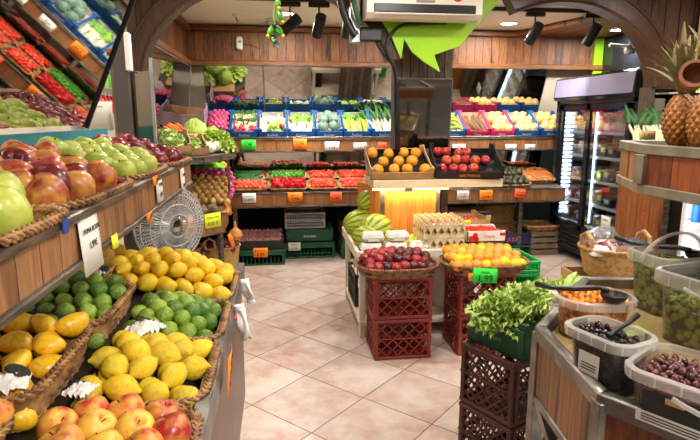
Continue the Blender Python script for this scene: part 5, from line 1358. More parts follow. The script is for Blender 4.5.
# under the table
crate(T(.64, 4.25, .128), .16, .42, .26, 'black_plastic', 'black plastic crate on the left of the table shelf', None, '|', .03)
t = thing('water_bottle', 'large clear water bottle under the table, beside the black crate', 'bottle', T(.665, 3.93, .127))
MB().lathe([(0, 0), (.065, 0), (.07, .01), (.068, .05), (.07, .09), (.067, .13), (.07, .17), (.05, .23), (.02, .26), (.02, .28)], 20).build('bottle_body', 'bottle_plastic', t)
MB().lathe([(.024, .275), (.024, .30), (0, .30)], 14).build('cap', 'ink_blue', t)
def sack(x, y, z, w, d, h, m, label, seed, cat='bag'):
    rr = random.Random(seed); n = 21
    g = [[rr.uniform(-1, 1) for _ in range(n)] for _ in range(n)]
    def fn(u, v):
        a, b = 2*u-1, 2*v-1
        return (a*w/2*math.sqrt(1-.3*b*b), b*d/2*math.sqrt(1-.3*a*a), h*max(0, (1-a**4)*(1-b**4))**.6*(1+.22*g[int(u*20+.5)][int(v*20+.5)]))
    return tag(MB().grid(n, n, fn).build('plastic_bag', m, None, T(x, y, z, rr.uniform(-.3, .3)), ang=180), label, cat)
sack(.95, 4.1, .127, .40, .40, .20, 'white_plastic', 'crumpled white bag on the table shelf behind the plum crates', 2)
sack(1.36, 4.1, .127, .36, .42, .30, 'white_plastic', 'fuller white bag on the table shelf behind the orange crates', 5)
# red crate towers with baskets
GR = 'rust-red plastic crates under the fruit baskets'
for x, w_ in ((.79, 'plum basket'), (1.365, 'orange basket')):
    crate(T(x, 3.505, 0), .39, .345, .284, 'crate_red', 'lower rust-red crate under the '+w_, GR, 'x', .075)
    crate(T(x, 3.505, .285), .39, .345, .284, 'crate_red', 'upper rust-red crate directly under the '+w_, GR, 'x', .075)
F = T(.765, 3.47, .5705)
basket(F, .56, .40, .066, 'oval wicker basket of dark plums on the left red crates', r=.16, flare=.035, m='wicker_dark', fill=lambda a, b: .05+.03*(1-a*a)*(1-b*b)+.02*b, fillm='liner')
heap(F, .50, .34, 8, 4, .037, lambda a, b: .055+.035*(1-a*a)*(1-b*b)+.025*b, 'plum', 'plum', 'plum', 'plum', 'red plum', 'the plum basket', 'plums in the oval basket', 'any', edge=True, under=1)
F = T(1.375, 3.46, .5705)
basket(F, .60, .40, .066, 'oval wicker basket of oranges on the right red crates', r=.16, flare=.035, m='wicker_dark', fill=lambda a, b: .05+.03*(1-a*a)*(1-b*b)+.02*b, fillm='liner')
heap(F, .54, .34, 8, 5, .038, lambda a, b: .058+.033*(1-a*a)*(1-b*b)+.03*b, 'orange', 'orange', ['orange_fruit', 'apricot', 'apricot', 'lemon'], 'orange', 'small orange', 'the orange basket', 'oranges in the oval basket', 'any', 'nub', edge=True, under=1)
a = at(485, 275.5, 3.22)
price(Matrix.Translation(a) @ Matrix.Rotation(R(5), 4, 'Y') @ Matrix.Rotation(-.1, 4, 'X'), .165, .095, 'tag_green', ['PRESSEC', '1.99'], 'fluorescent green card reading 1.99 on the orange basket', sizes=[.018, .062])
price(T(a.x-.085, 3.235, a.z-.012), .04, .05, 'tag_orange', [''], 'small orange scrap behind the fluorescent green card')
# bright green crate stack behind the orange basket
for k in range(6):
    crate(T(1.74, 3.84, .095*k), .30, .40, .093, 'crate_bright', '%s bright green crate of the low stack behind the oranges' % ['bottom', 'second lowest', 'third lowest', 'third highest', 'second highest', 'top'][k], 'low bright green crates', '|', .022, mid=False)
# brown crates with the leafy box
bc = Vector((.985, 2.235)); ba = R(-62)
n_ = Vector((.945, 2.00)); l_ = Vector((.815, 2.245))
def rc(c1, c2, w):   # frame of a rotated rectangle whose near-left face runs from c1 (near) to c2 (far left)
    d = (c2-c1).normalized(); nrm = Vector((-d.y, d.x)) * -1
    m_ = (c1+c2)/2 + nrm*w/2
    return m_, math.atan2(-d.y, -d.x)
m_, ang = rc(n_, l_, .36)
GBR = 'brown openwork crates under the leafy green box'
crate(T(m_.x, m_.y, 0, ang), .30, .36, .295, 'crate_brown', 'lower brown openwork crate in front of the olive counter', GBR, 'x', .05)
crate(T(m_.x, m_.y, .296, ang), .30, .36, .295, 'crate_brown', 'upper brown openwork crate in front of the olive counter', GBR, 'x', .05, solid_top=.12)
F = T(m_.x+.065, m_.y+.03, .592, ang)
carton(F, .31, .42, .13, 'green_card', 'dark green box of leafy endives on the brown crates', None, 'green_card', ends=.03, writing='Hort', logo='leaf', wsize=.035)
tag(MB().lathe([(0, 0), (.024, 0), (.024, .002), (0, .002)], 18).build('sticker', 'tomato', None, F @ T(.156, -.12, .05) @ Matrix.Rotation(PI/2, 4, 'Y')), 'round red fruit print on the end of the dark green box', 'sticker')
tag(MB().lathe([(0, 0), (.02, 0), (.02, .002), (0, .002)], 18).build('sticker', 'tag_yellow', None, F @ T(.156, -.075, .04) @ Matrix.Rotation(PI/2, 4, 'Y')), 'round yellow fruit print on the end of the dark green box', 'sticker')
def frisee(seed, nl):
    rr = random.Random(seed); mb = MB()
    for k in range(nl):
        q = rr.uniform(0, 2*PI); t0 = rr.uniform(.0, 1.25)
        M = Matrix.Rotation(q, 4, 'Z') @ Matrix.Rotation(t0-.75, 4, 'Y')
        L = rr.uniform(.7, 1.15)
        leaf_strip(mb, M, L, .30, .55+.5*rr.random(), 8, .3, .30, rr)
        for s in range(4):    # frilly side lobes
            p = Vector((L*(.45+.13*s)*.75, 0, L*(.45+.13*s)*.55))
            leaf_strip(mb, M @ Matrix.Translation(p) @ Matrix.Rotation((-1)**s*1.1, 4, 'Z'), .30, .20, .8, 4, .3, .5, rr)
    return mb.mesh('endive', 'leaf_lettuce', ang=180)
ME['endive'] = frisee(1, 90); ME['endive2'] = frisee(2, 80)
for k, (u, v, z, s, mesh_, l) in enumerate(((-.03, -.13, .08, .155, 'endive', 'frilly endive at the near end of the green box'), (.03, -.03, .10, .165, 'endive2', 'frilly endive in the middle of the green box'),
                                     (-.04, .07, .09, .155, 'endive', 'frilly endive behind the middle one in the green box'), (.04, .14, .10, .165, 'endive2', 'frilly endive at the far end of the green box'), (-.10, -.05, .06, .11, 'endive2', 'frilly endive drooping over the aisle side of the green box'))):
    veg('endive', mesh_, F @ T(u, v, z, k*1.3) @ Sc(s), l, 'endive')
bunch(F @ T(.05, -.14, .15, -.2, .25), 'celery_bunch', 'pale celery bunch lying across the endives in the green box', 'celery', None, 14, .30, .008, 'leaf_pale', 'leaf_lettuce', .25, .35, .12, 77)
# ================================================================== AIR CONDITIONER, LIME PANEL, CABLES
a0 = at(367, 17, 4.05); a1 = at(482, 20, 4.05); zb = a0.z
t = thing('air_conditioner', 'cream wall air conditioner above the lime panel', 'air conditioner', T((a0.x+a1.x)/2, 4.05, zb))
w = a1.x-a0.x
prof = [(0, .035), (.0, .28), (.02, .30), (.22, .30), (.22, .01), (.16, 0), (.05, .0)]
vs = [(s*w/2, p[0], p[1]) for s in (-1, 1) for p in prof]; n = len(prof)
MB().add(vs, [tuple(range(n)), tuple(range(2*n-1, n-1, -1))]+[(i, n+i, n+(i+1) % n, (i+1) % n) for i in range(n)]).build('casing', 'cream_plastic', t, ang=30)
MB().box((0, -.003, .068), (w*.88, .012, .06), b=.005).build('air_slot', 'black_plastic', t)
MB().box((0, -.010, .028), (w*.86, .018, .008), T(0, 0, 0), b=.003).build('louver_flap', 'white_plastic', t)
MB().box((.0, -.003, .118), (.14, .006, .018)).build('badge', 'grey_plastic', t, smooth=False)
MB().box((0, -.001, .142), (w*.96, .006, .004)).build('seam', 'grey_plastic', t, smooth=False)
MB().lathe([(0, 0), (.05, 0), (.05, .003), (0, .003)], 24, T(.24, 0, .17, 0, PI/2)).build('sticker', 'red_label', t)
px_poly = [(380, 18), (391, 36), (401, 59), (404, 39), (412, 52), (424, 62), (440, 72), (434, 55), (448, 50), (460, 46), (468, 36), (482, 20), (498, 3), (500, -14), (380, -14)]
pp = [at(x, y, 4.33) for x, y in px_poly]
o = MB().prism([(p.x, p.z) for p in pp], -.012, .012, Matrix(((1, 0, 0, 0), (0, 0, -1, 4.335), (0, 1, 0, 0), (0, 0, 0, 1)))).build('sign_board', 'lime', None, smooth=False)
tag(o, 'lime green sign panel with pointed tips under the air conditioner', 'panel')
def cable(pts, r, m, name, label, cat='cable', n=6):
    return tag(MB().tube(pts, r, n).build(name, m, None, ang=180), label, cat)
def path_px(l, Y, sub=6):
    P_ = [at(x, y, Y) for x, y in l]; out = []
    for i in range(len(P_)-1):
        p0 = P_[max(0, i-1)]; p1 = P_[i]; p2 = P_[i+1]; p3 = P_[min(len(P_)-1, i+2)]
        for s in range(sub):
            t_ = s/sub
            out.append(.5*((2*p1)+(p2-p0)*t_+(2*p0-5*p1+4*p2-p3)*t_*t_+(3*p1-p0-3*p2+p3)*t_**3))
    return out+[P_[-1]]
cable(path_px([(447, 23), (420, 24), (400, 26), (388, 40), (388, 55), (396, 72), (398, 110), (399, 152)], 4.30), .013, 'black_plastic', 'hose', 'black drain hose looping from the air conditioner down the pillar', 'hose')
cable(path_px([(374, 38), (384, 55), (394, 70), (395, 105), (396, 150)], 4.32), .009, 'black_plastic', 'cable', 'thin black cable running down the left edge of the pillar')
g0 = at(352, 20, 4.30)
tag(MB().box((g0.x+.02, 4.30, g0.z), (.075, .08, .34), b=.006).build('junction_box', 'aluminium', None), 'grey upright box hanging left of the air conditioner', 'box')
tag(MB().box((g0.x+.14, 4.30, at(370, 35, 4.3).z), (.17, .10, .10), b=.01).build('cable_tray', 'black_plastic', None), 'black cable box between the grey box and the pillar', 'box')
cable(path_px([(340, -6), (343, 10), (350, 28), (356, 36)], 4.2), .030, 'black_plastic', 'hose', 'thick dark hose bundle hanging beside the grey box', 'hose', 10)
cable(path_px([(352, -6), (356, 12), (362, 24)], 4.18), .018, 'leaf_dark', 'garland', 'green artificial twig wound round the dark hose', 'garland', 8)
# hanging garland of artificial peppers
t = thing('pepper_garland', 'hanging garland of green artificial peppers with yellow tips', 'garland', T(0, 3.6, 0))
c = [at(x, y, 3.6) for x, y in ((275, -20), (276, 0), (274, 15), (276, 30), (273, 42))]
off = Matrix.Translation((0, -3.6, 0))
MB().tube([off @ p for p in c], .006, 6).tube([off @ at(276, -20, 3.6), (0.0, 0, CZ)], .004, 6).build('cord', 'stem_green', t)
for k, (x0, y0, x1, y1) in enumerate(((277, -4, 279, 8), (278, 10, 283, 22), (273, 26, 268, 36), (276, 26, 283, 36), (272, 36, 276, 44))):
    p0, p1 = off @ at(x0, y0, 3.59), off @ at(x1, y1, 3.57)
    d = (p1-p0)
    pb = MB().tube([p0, p0+d*.3, p0+d*.7, p1], [.008, .02, .018, .006], 10).build('pepper', 'pepper_green', t, ang=180)
    if k < 4: MB().lathe([(0, -.016), (.014, 0), (0, .018)], 8, Matrix.Translation(p1)).build('yellow_tip', 'lemon', pb)
lf = MB()
for k in range(16):
    leaf_strip(lf, Matrix.Translation(off @ at(273+rnd.uniform(-2, 3), rnd.uniform(18, 42), 3.6)) @ Matrix.Rotation(rnd.uniform(0, 6), 4, 'Z') @ Matrix.Rotation(rnd.uniform(.2, 1.4), 4, 'Y'), .06, .028, .6, 5, .1)
lf.build('leaves', 'leaf_blue', t, ang=180)
s0 = at(239, 43, 6.62)
t = thing('motion_sensor', 'white motion sensor on the back frieze', 'sensor', T(s0.x, 6.66, s0.z))
MB().box((0, 0, 0), (.075, .05, .16), b=.02).build('casing', 'white_plastic', t)
MB().box((.01, -.027, .02), (.03, .006, .03), b=.004).build('lens', 'grey_plastic', t)
MB().tube([(.04, 0, .0), (.14, .02, -.02), (.22, .02, -.05)], .004, 5).build('wire', 'black_plastic', t)
t = thing('ceiling_hook', 'small brass hook and sprinkler cap on the ceiling', 'hook', T(-.42, 6.0, CZ))
MB().lathe([(0, -.03), (.02, -.028), (.045, 0), (0, 0)], 14).build('cap', 'cream_plastic', t)
MB().tube([(0, 0, -.025), (.01, 0, -.06), (.025, 0, -.075)], .006, 6).build('hook', 'stem', t)
# ================================================================== FRIDGE
def led_light(parent, loc, sx, sy, rot, e, c=(.75, .88, 1)):
    l = bpy.data.lights.new('led', 'AREA'); l.shape = 'RECTANGLE'; l.size = sx; l.size_y = sy; l.energy = e; l.color = c
    o = bpy.data.objects.new('led', l); COL.objects.link(o); o.parent = parent; o.location = loc; o.rotation_euler = rot
FX, FY0, FY1, FH = 3.25, 4.66, 6.13, 1.80
t = thing('glass_fridge', 'tall black glass-door fridge with a pale header sign', 'fridge', T(0, 0, 0))
D_ = .74; yc = (FY0+FY1)/2; yl = FY1-FY0
MB().box((FX+D_-.02, yc, 1.08), (.04, yl, 1.44)).build('back_wall', 'aluminium', t, smooth=False)
for y in (FY0+.03, FY1-.03): MB().box((FX+D_/2, y, 1.08), (D_, .06, 1.44)).build('side_wall', 'gloss_black', t, smooth=False)
MB().box((FX+D_/2, yc, FH-.02), (D_, yl, .06)).build('roof', 'gloss_black', t, smooth=False)
MB().box((FX+D_/2, yc, .245), (D_, yl, .27)).build('plinth', 'black_plastic', t, smooth=False)
for k in range(4): MB().box((FX-.004, yc, .16+.05*k), (.01, yl*.96, .018)).build('grille_slat', 'gloss_black', t, smooth=False)
for y in (FY0+.1, FY1-.1): MB().lathe([(0, 0), (.035, 0), (.03, .11), (0, .11)], 10, T(FX+.06, y, 0)).build('foot', 'gloss_black', t)
pr = [(-.03, 1.79), (-.05, 1.82), (-.03, 2.03), (.02, 2.05), (.12, 2.05), (.12, 1.79)]
vs = [(FX+p[0], y, p[1]) for y in (FY0, FY1) for p in pr]; n = len(pr)
hd = MB().add(vs, [tuple(range(n-1, -1, -1)), tuple(range(n, 2*n))]+[(i, (i+1) % n, n+(i+1) % n, n+i) for i in range(n)]).build('header_box', 'gloss_black', t, smooth=False)
mat('header_face', '9d99b4', '918da8', 2, rough=.25)
MB().add([(FX-.053, FY0+.02, 1.83), (FX-.053, FY1-.02, 1.83), (FX-.034, FY1-.02, 2.022), (FX-.034, FY0+.02, 2.022)], [(0, 1, 2, 3)]).build('sign_face', 'header_face', hd, smooth=False)
ym = (FY0+FY1)/2+.06
for k, (a, b, x) in enumerate(((FY0+.06, ym+.02, FX+.0), (ym-.02, FY1-.06, FX+.03))):
    dr = MB().box((x, a+.035, 1.06), (.028, .07, 1.36)).box((x, b-.035, 1.06), (.028, .07, 1.36)).box((x, (a+b)/2, 1.715), (.028, b-a, .05)).box((x, (a+b)/2, .41), (.028, b-a, .06)).build('door', 'gloss_black', t, smooth=False)
    MB().box((x, (a+b)/2, 1.065), (.006, b-a-.1, 1.25)).build('pane', 'fridge_glass', dr, smooth=False)
    MB().box((x-.02, b-.03 if k else a+.03, 1.1), (.02, .015, .5)).build('handle', 'black_plastic', dr, smooth=False)
for k in range(24): MB().box((FX+.12, FY1-.068, .50+.05*k), (.13, .014, .030)).build('led_cell', 'led_cool', t, smooth=False)
MB().box((FX+.10, ym+.0, 1.06), (.012, .012, 1.2)).build('led_strip', 'led_cool', t, smooth=False)
led_light(t, (FX+.12, FY1-.10, 1.06), .05, 1.2, (R(90), 0, R(-15)), 5)
led_light(t, (FX+.12, ym-.03, 1.06), .05, 1.2, (R(90), 0, R(-15)), 3)
SH = [.40, .66, .92, 1.18, 1.44]
for z in SH:
    MB().box((FX+.40, yc, z), (.56, yl-.13, .012)).box((FX+.12, yc, z+.004), (.012, yl-.13, .03)).build('shelf', 'white_plastic', t, smooth=False)
mat('pack_mix', '7a2a2c', 'b8b4b0', 16, .45, .55, rough=.25); mat('pack_red', '7a2a2a', '4a1a1c', 9, rough=.4, rnd=.4); mat('pack_green', '5a7a4a', '8a9a5a', 9, rough=.4, rnd=.4); mat('pack_brown', '8a5a3a', '5a3a26', 9, rough=.5, rnd=.4); mat('pack_dark', '2a2a3a', '3a3040', 9, rough=.4, rnd=.4); mat('pack_white', 'e8e6e0', 'd0cec8', 9, rough=.4, rnd=.4); mat('pack_pink', '9a6a6a', '7a4248', 9, rough=.4, rnd=.4)
pr_ = random.Random(21)
cols = [('pack_dark', 'dark'), ('pack_red', 'red'), ('pack_brown', 'brown'), ('pack_green', 'green'), ('pack_pink', 'pink')]
for si, z in enumerate(SH):
    sn = ['lowest', 'second', 'third', 'fourth', 'top'][si]
    k = 0; y = FY0+.12
    while y < FY1-.16:
        mm, cn = cols[(si*2+k) % 5] if si else cols[(k % 2)*2]
        if si == 4: mm, cn = (('pack_white', 'white') if y < ym else cols[k % 5])
        wd = pr_.uniform(.10, .15); h = pr_.uniform(.08, .17) if si else pr_.uniform(.12, .19)
        if si == 4 and y < ym:
            o = item('cheese_ball', 'melon', 'pack_white', T(FX+.22, y+.05, z+.058) @ Sc(.052), '%s white ball from the front on the top shelf of the fridge' % ORD[k], 'cheese', 'white balls on the top fridge shelf'); y += .115; k += 1; continue
        if k % 3 == 2:
            t2 = thing('jar', '%s %s jar from the front on the %s fridge shelf' % (ORD[k], cn, sn), 'jar', T(FX+.23, y+wd/2, z+.0065), 'jars on the fridge shelves')
            MB().lathe([(0, 0), (.045, 0), (.05, .01), (.05, h*.7), (.036, h*.8), (0, h*.8)], 16).build('jar_body', mm, t2); MB().lathe([(.04, h*.78), (.042, h*.92), (0, h*.92)], 16).build('lid', 'white_plastic', t2)
        else:
            o = MB().box((0, 0, h/2), (.16, wd-.012, h), b=.015).build('packet', mm, None, T(FX+.24, y+wd/2, z+.0065))
            tag(o, '%s %s packet from the front on the %s fridge shelf' % (ORD[k], cn, sn), 'packet', 'packets on the fridge shelves')
            MB().box((-.081, 0, h*.55), (.002, wd*.5, h*.35)).build('paper_label', 'paper' if k % 2 else 'tag_yellow', o, smooth=False)
        y += wd+.01; k += 1
p = at(603, 228, 5)
o = price(T(FX-.021, 4.95, .56) @ Matrix.Rotation(-PI/2, 4, 'Z'), .16, .15, 'paper', ['OFERTA', '2,50'], 'white paper note on the right-hand fridge door', sizes=[.028, .05])
# white camera bracket above the fridge
t = thing('security_camera', 'white ceiling camera on a horizontal arm above the fridge', 'camera', T(3.72, 5.6, 2.30))
MB().tube([(-.22, -.02, .06), (.22, .06, .06)], .018, 8).build('arm', 'white_plastic', t)
MB().lathe([(0, 0), (.05, .01), (.06, .05), (.03, .07), (0, .07)], 16, T(.03, 0, -.03)).build('camera_body', 'white_plastic', t)
MB().tube([(.03, 0, .06), (.03, 0, .36)], .012, 8).build('stem', 'white_plastic', t)
# ================================================================== RIGHT: PIER, LEEKS, SECOND FRIDGE
t = thing('panelled_cabinet', 'brown planked cabinet with a grey edge post right of the fridge', 'cabinet', T(0, 0, 0))
MB().box((3.085, 4.26, .66), (.33, .16, 1.32)).build('planked_body', 'board_panel', t, smooth=False)
MB().box((3.27, 4.235, .66), (.045, .14, 1.32)).build('edge_post', 'rail_metal', t, smooth=False)
MB().box((3.10, 4.25, 1.33), (.42, .24, .02)).build('top_board', 'grey_wood', t, smooth=False)
tag(MB().lathe([(0, 0), (.014, 0), (.014, .002), (0, .002)], 12).build('sticker', 'red_label', None, T(3.07, 4.179, .80, 0, PI/2)), 'small red sticker on the planked cabinet', 'sticker')
for k in range(5):
    F = T(2.945+.065*k, 4.19, 1.35, -.35+.05*k) @ Matrix.Rotation(R(52), 4, 'X')
    bunch(F, 'leek_bunch', '%s leek bunch from the left under the arch mirror' % ORD[k], 'leek', 'leeks under the arch mirror', 4, .22, .014, 'stalk_white', 'leaf_dark', .22, .8, .14, 40+k)
t = thing('drinks_fridge', 'lit white drinks fridge at the right edge behind the olives', 'fridge', T(0, 0, 0))
x0, x1, y0, y1 = 3.32, 4.05, 4.06, 4.37
MB().box(((x0+x1)/2, y1-.02, .95), (x1-x0, .04, 1.7)).build('back_wall', 'white_plastic', t, smooth=False)
for x in (x0+.02, x1-.02): MB().box((x, (y0+y1)/2, .95), (.04, y1-y0, 1.7)).build('side_wall', 'white_plastic', t, smooth=False)
MB().box(((x0+x1)/2, (y0+y1)/2, 1.79), (x1-x0, y1-y0, .05)).build('roof', 'white_plastic', t, smooth=False)
MB().box(((x0+x1)/2, (y0+y1)/2, .06), (x1-x0, y1-y0, .12)).build('plinth', 'grey_plastic', t, smooth=False)
MB().box((x0-.008, y0+.06, .95), (.016, .13, 1.72)).build('seal', 'black_plastic', t, smooth=False)
for z in (.42, .70, .98, 1.26): MB().box(((x0+x1)/2, (y0+y1)/2+.02, z), (x1-x0-.09, .24, .014)).build('shelf', 'white_plastic', t, smooth=False)
for k in range(22): MB().box(((x0+x1)/2, y1-.045, .30+.06*k), (x1-x0-.1, .008, .012)).build('wall_rib', 'white_plastic', t, smooth=False)
MB().box((x0+.055, y0+.04, .98), (.02, .02, 1.5)).build('led_strip', 'led_cool', t, smooth=False)
led_light(t, (x0+.08, y0+.05, .95), .05, 1.4, (R(90), 0, R(-60)), 6)
for k in range(5):
    b = thing('water_bottle', '%s blue water bottle from the left in the lit drinks fridge' % ORD[k], 'bottle', T(3.58+.09*k, 4.20, .708), 'blue bottles in the drinks fridge')
    MB().lathe([(0, 0), (.034, 0), (.036, .01), (.036, .15), (.014, .20), (.014, .22), (0, .22)], 14).build('bottle_body', 'ink_blue' if k % 2 else 'blue_card', b); MB().lathe([(.016, .215), (.016, .24), (0, .24)], 10).build('cap', 'white_plastic', b)
tag(MB().box((3.56, 4.33, 2.2), (.07, .03, .9)).build('lime_strip', 'lime', None, smooth=False), 'upright lime strip on the wall right of the arch', 'strip')
tag(MB().tube([(3.66, 4.30, 1.7), (3.67, 4.30, 2.65)], .05, 14).build('drain_pipe', 'white_plastic', None), 'white vertical pipe on the wall right of the arch', 'pipe')
# basket of packets on a wooden box
slat_box(T(2.03, 3.05, 0), .42, .36, .215, 'crate_wood', 'bottom wooden box under the basket of packets', 2)
slat_box(T(2.03, 3.05, .216), .42, .36, .215, 'crate_wood', 'middle wooden box under the basket of packets', 2)
slat_box(T(2.03, 3.05, .432), .42, .36, .215, 'kraft', 'top wooden box under the basket of packets', 2)
BX = Vector((2.05, 3.03, .648))
t = basket(T(*BX), .41, .34, .165, 'oval straw basket of wrapped packets in front of the fridge', r=.17, flare=.04, m='straw', fill=lambda a, b: .11, fine=.9)
for s in (-1, 1):
    MB().tube([(s*.185, -.06, .17), (s*.19, -.055, .23), (s*.19, 0, .26), (s*.19, .055, .23), (s*.185, .06, .17)], .013, 8).build('handle', 'hemp', t)
def packet(x, y, z, w, d, h, m, label, seed, rx=0):
    o = sack(x, y, z, w, d, h, m, label, seed, 'packet'); o.name = 'packet'
    o.matrix_basis = o.matrix_basis @ Matrix.Rotation(rx, 4, 'X'); return o
packet(BX.x-.09, BX.y-.02, .78, .20, .18, .07, 'pack_mix', 'red and grey printed packet at the left of the straw basket', 1)
packet(BX.x-.04, BX.y+.08, .80, .24, .14, .11, 'cellophane', 'clear wrapped packet standing at the back of the straw basket', 2)
packet(BX.x+.09, BX.y-.04, .78, .20, .20, .08, 'pack_dark', 'dark packet at the right of the straw basket', 3)
packet(BX.x-.14, BX.y-.07, .785, .12, .10, .05, 'pack_white', 'white and blue packet beside the left basket handle', 4)
packet(BX.x+.0, BX.y-.10, .785, .14, .09, .05, 'pack_brown', 'brownish packet at the front of the straw basket', 5)
# ================================================================== OLIVE COUNTER
CZT = .905
cp = [(.845, 1.60), (.795, 1.165), (.925, .965), (1.55, .50), (2.15, .95), (1.80, 2.0), (1.30, 2.10)]
t = thing('olive_counter', 'metal-edged planked counter holding the olive tubs', 'counter', T(0, 0, 0))
MB().prism([(p[0]+.0, p[1]) for p in cp], .865, .88).build('counter_deck', 'straw_mat', t, smooth=False)
n = len(cp)
for i in range(n):
    a, b = Vector(cp[i]), Vector(cp[(i+1) % n]); d = (b-a); L = d.length; ang = math.atan2(d.y, d.x); m_ = (a+b)/2
    nrm = Vector((d.y, -d.x)).normalized()      # outward for this winding
    M = T(m_.x, m_.y, 0, ang)
    MB().box((0, 0, .775), (L-.03, .022, .20), M).build('board', 'board_d' if i != 1 else 'board_rich', t, smooth=False)
    MB().box((0, 0, CZT-.008), (L+.012, .035, .05), M, .004).build('metal_edge', 'steel', t); MB().box((0, 0, .672), (L, .032, .03), M, .004).build('metal_edge', 'steel', t)
    MB().box((0, 0, .44), (L, .03, .04), M, .004).build('lower_rail', 'steel', t)
    MB().box((a.x, a.y, .45), (.04, .04, .90), T(0, 0, 0), .004).build('leg', 'steel', t)
def brace(i, k):
    a, b = Vector(cp[i]), Vector(cp[(i+1) % n]); p = a+(b-a)*.08; q = a+(b-a)*.92
    MB().bar((p.x, p.y, .66), (q.x, q.y, .46), .025).build('brace', 'steel', t, smooth=False)
brace(0, 0); brace(1, 0)
bs = MB(); bs.prism([(p[0], p[1]) for p in [(1.05, 1.0), (1.6, .75), (1.95, 1.05), (1.75, 1.85), (1.2, 1.9)]], .0, .03)
bs.build('floor_pan', 'grey_wood', t, smooth=False)
orr = random.Random(5)
def tub(M, W, D, H, label, oname, om, olabel, grp, level=.72, rim_h=.024, hand=None, rad=.045, lab=0, n=8):
    t = thing('plastic_tub', label, 'tub', M)
    N_ = 64
    def ring(k, off=0):
        p, _ = rrect((W-.03)*k-off*2, (D-.03)*k-off*2, rad, N_); return p
    r0, r1 = ring(.88), ring(1.0)
    def wall(u, v):
        i = int(round(u*N_)) % N_; a, b = r0[i], r1[i]; return (a[0]+(b[0]-a[0])*v, a[1]+(b[1]-a[1])*v, .002+H*v)
    MB().grid(N_, 5, wall, wrap=True).prism([(p[0], p[1]) for p in r0], .0, .003).build('tub_body', 'tub_plastic', t, ang=50)
    o1, _ = rrect(W, D, rad+.01, N_); i1, _ = rrect(W-.026, D-.026, rad, N_)
    vs = []
    for z, rr_ in ((H-rim_h, o1), (H, o1), (H+.003, i1), (H-.01, i1), (H-.01, r1)): vs += [(p[0], p[1], z) for p in rr_]
    fs = []
    for k in range(4):
        for i in range(N_): j = (i+1) % N_; fs.append((k*N_+i, k*N_+j, (k+1)*N_+j, (k+1)*N_+i))
    m = MB().add(vs, fs)
    for i in range(0, N_, 4): m.box((o1[i][0]+o1[i][2]*.001, o1[i][1]+o1[i][3]*.001, H-rim_h/2), (.004, .004, rim_h*.9))
    m.build('rim', 'tub_rim', t, ang=50)
    if hand is not None:
        # bail handle hanging down on one side or standing up
        s, up = hand
        pts_ = []
        for k in range(17):
            q = PI*k/16; c_, s_ = math.cos(q), math.sin(q)
            pts_.append((c_*(W/2+.008), s*(D*.56)*s_*(1 if not up else .25) , H-.03 - (.05 if not up else -.11)*s_))
        MB().tube(pts_, [.006]*17, 8).build('handle', 'tub_rim', t, ang=180)
    if lab:
        Ml = Matrix.Translation((-(W-.03)/2*.945-.004, 0, 0))
        if lab == 2:
            MB().box((0, 0, H*.52), (.0016, D*.55, H*.38), Ml).build('label', 'black_card', t, smooth=False)
            MB().box((-.001, 0, H*.62), (.0016, D*.16, H*.10), Ml).build('emblem', 'straw', t, smooth=False)
        lb = MB().box((0, D*.02, H*(.22 if lab == 2 else .45)), (.0016, D*(.6 if lab == 2 else .3), H*(.2 if lab == 2 else .4)), Ml).build('label', 'paper', t, smooth=False)
        for q in range(3): MB().box((-.0012, D*.02, H*((.17 if lab == 2 else .35)+.05*q)), (.0008, D*(.5 if lab == 2 else .22), .0025), Ml).build('print_line', 'ink', lb, smooth=False)
    # the mass of olives
    zt = H*level
    s0 = ring(.865, .004)
    def solid(u, v):
        i = int(round(u*N_)) % N_; a, b = r0[i], r1[i]; f = v*level; k = .955+.012*math.sin(u*190+v*31)*math.cos(v*47)
        return ((a[0]+(b[0]-a[0])*f)*k, (a[1]+(b[1]-a[1])*f)*k, .005+(zt-.01)*v)
    sm = MB().grid(N_, 9, solid, wrap=True)
    sm.f.append(tuple(8*N_+i for i in range(N_))); sm.f.append(tuple(range(N_-1, -1, -1)))
    so = sm.build(oname+'s', 'mass_'+om, None, M, ang=180); so['kind'] = 'stuff'; tag(so, 'mass of %ss filling the %s' % (olabel, label.split(' on ')[0].split(' at ')[0]), 'olives')
    # top layer, each olive an object; second layer against the wall
    Wi, Di = (W-.05)*.95, (D-.05)*.95
    nx, ny = max(4, int(Wi/.0205)), max(4, int(Di/.0205))
    for j in range(ny):
        for i in range(nx):
            u = -Wi/2+.01+(Wi-.02)*(i+.5*(j % 2)*.9)/(nx-.5); v = -Di/2+.01+(Di-.02)*j/(ny-1)
            if abs(u) > Wi/2-.005 or (abs(u)/(Wi/2))**3+(abs(v)/(Di/2))**3 > 1.45: continue
            z = zt+.004+orr.uniform(0, .012)*(1-.5*abs(2*u/Wi))
            o = put('olive', fruit_mesh('olive', om), None, M @ Matrix.Translation((u+orr.uniform(-.003, .003), v+orr.uniform(-.003, .003), z)) @ rotm('any') @ Sc(orr.uniform(.0098, .0115)))
            tag(o, '%s of the top layer in the %s' % (olabel, grp), 'olive', olabel+'s, top layer in the '+grp)
    return t
def ladle(pts, bowl, label, m='black_plastic', br=.036, r=.006, tip=None):
    t = thing('ladle', label, 'ladle', Matrix.Translation(bowl))
    q = [Vector(p)-Vector(bowl) for p in pts]
    MB().tube(q, [r]*(len(q)-1)+[r*1.5], 8).build('handle', m, t, ang=180)
    mb = MB().lathe([(0, -br*.75), (br*.5, -br*.66), (br*.86, -br*.35), (br, 0), (br*.96, 0), (br*.8, -br*.33), (br*.45, -br*.6), (0, -br*.68)], 18)
    mb.build('bowl', m, t, ang=60)
def chain(l): return [at(x, y, Y) for x, y, Y in l]
tub(T(.875, 1.28, .88, R(19)), .165, .215, .155, 'clear square tub of black olives on the counter', 'black_olive', 'olive_black', 'small black olive', 'black olive tub', .84, lab=1)
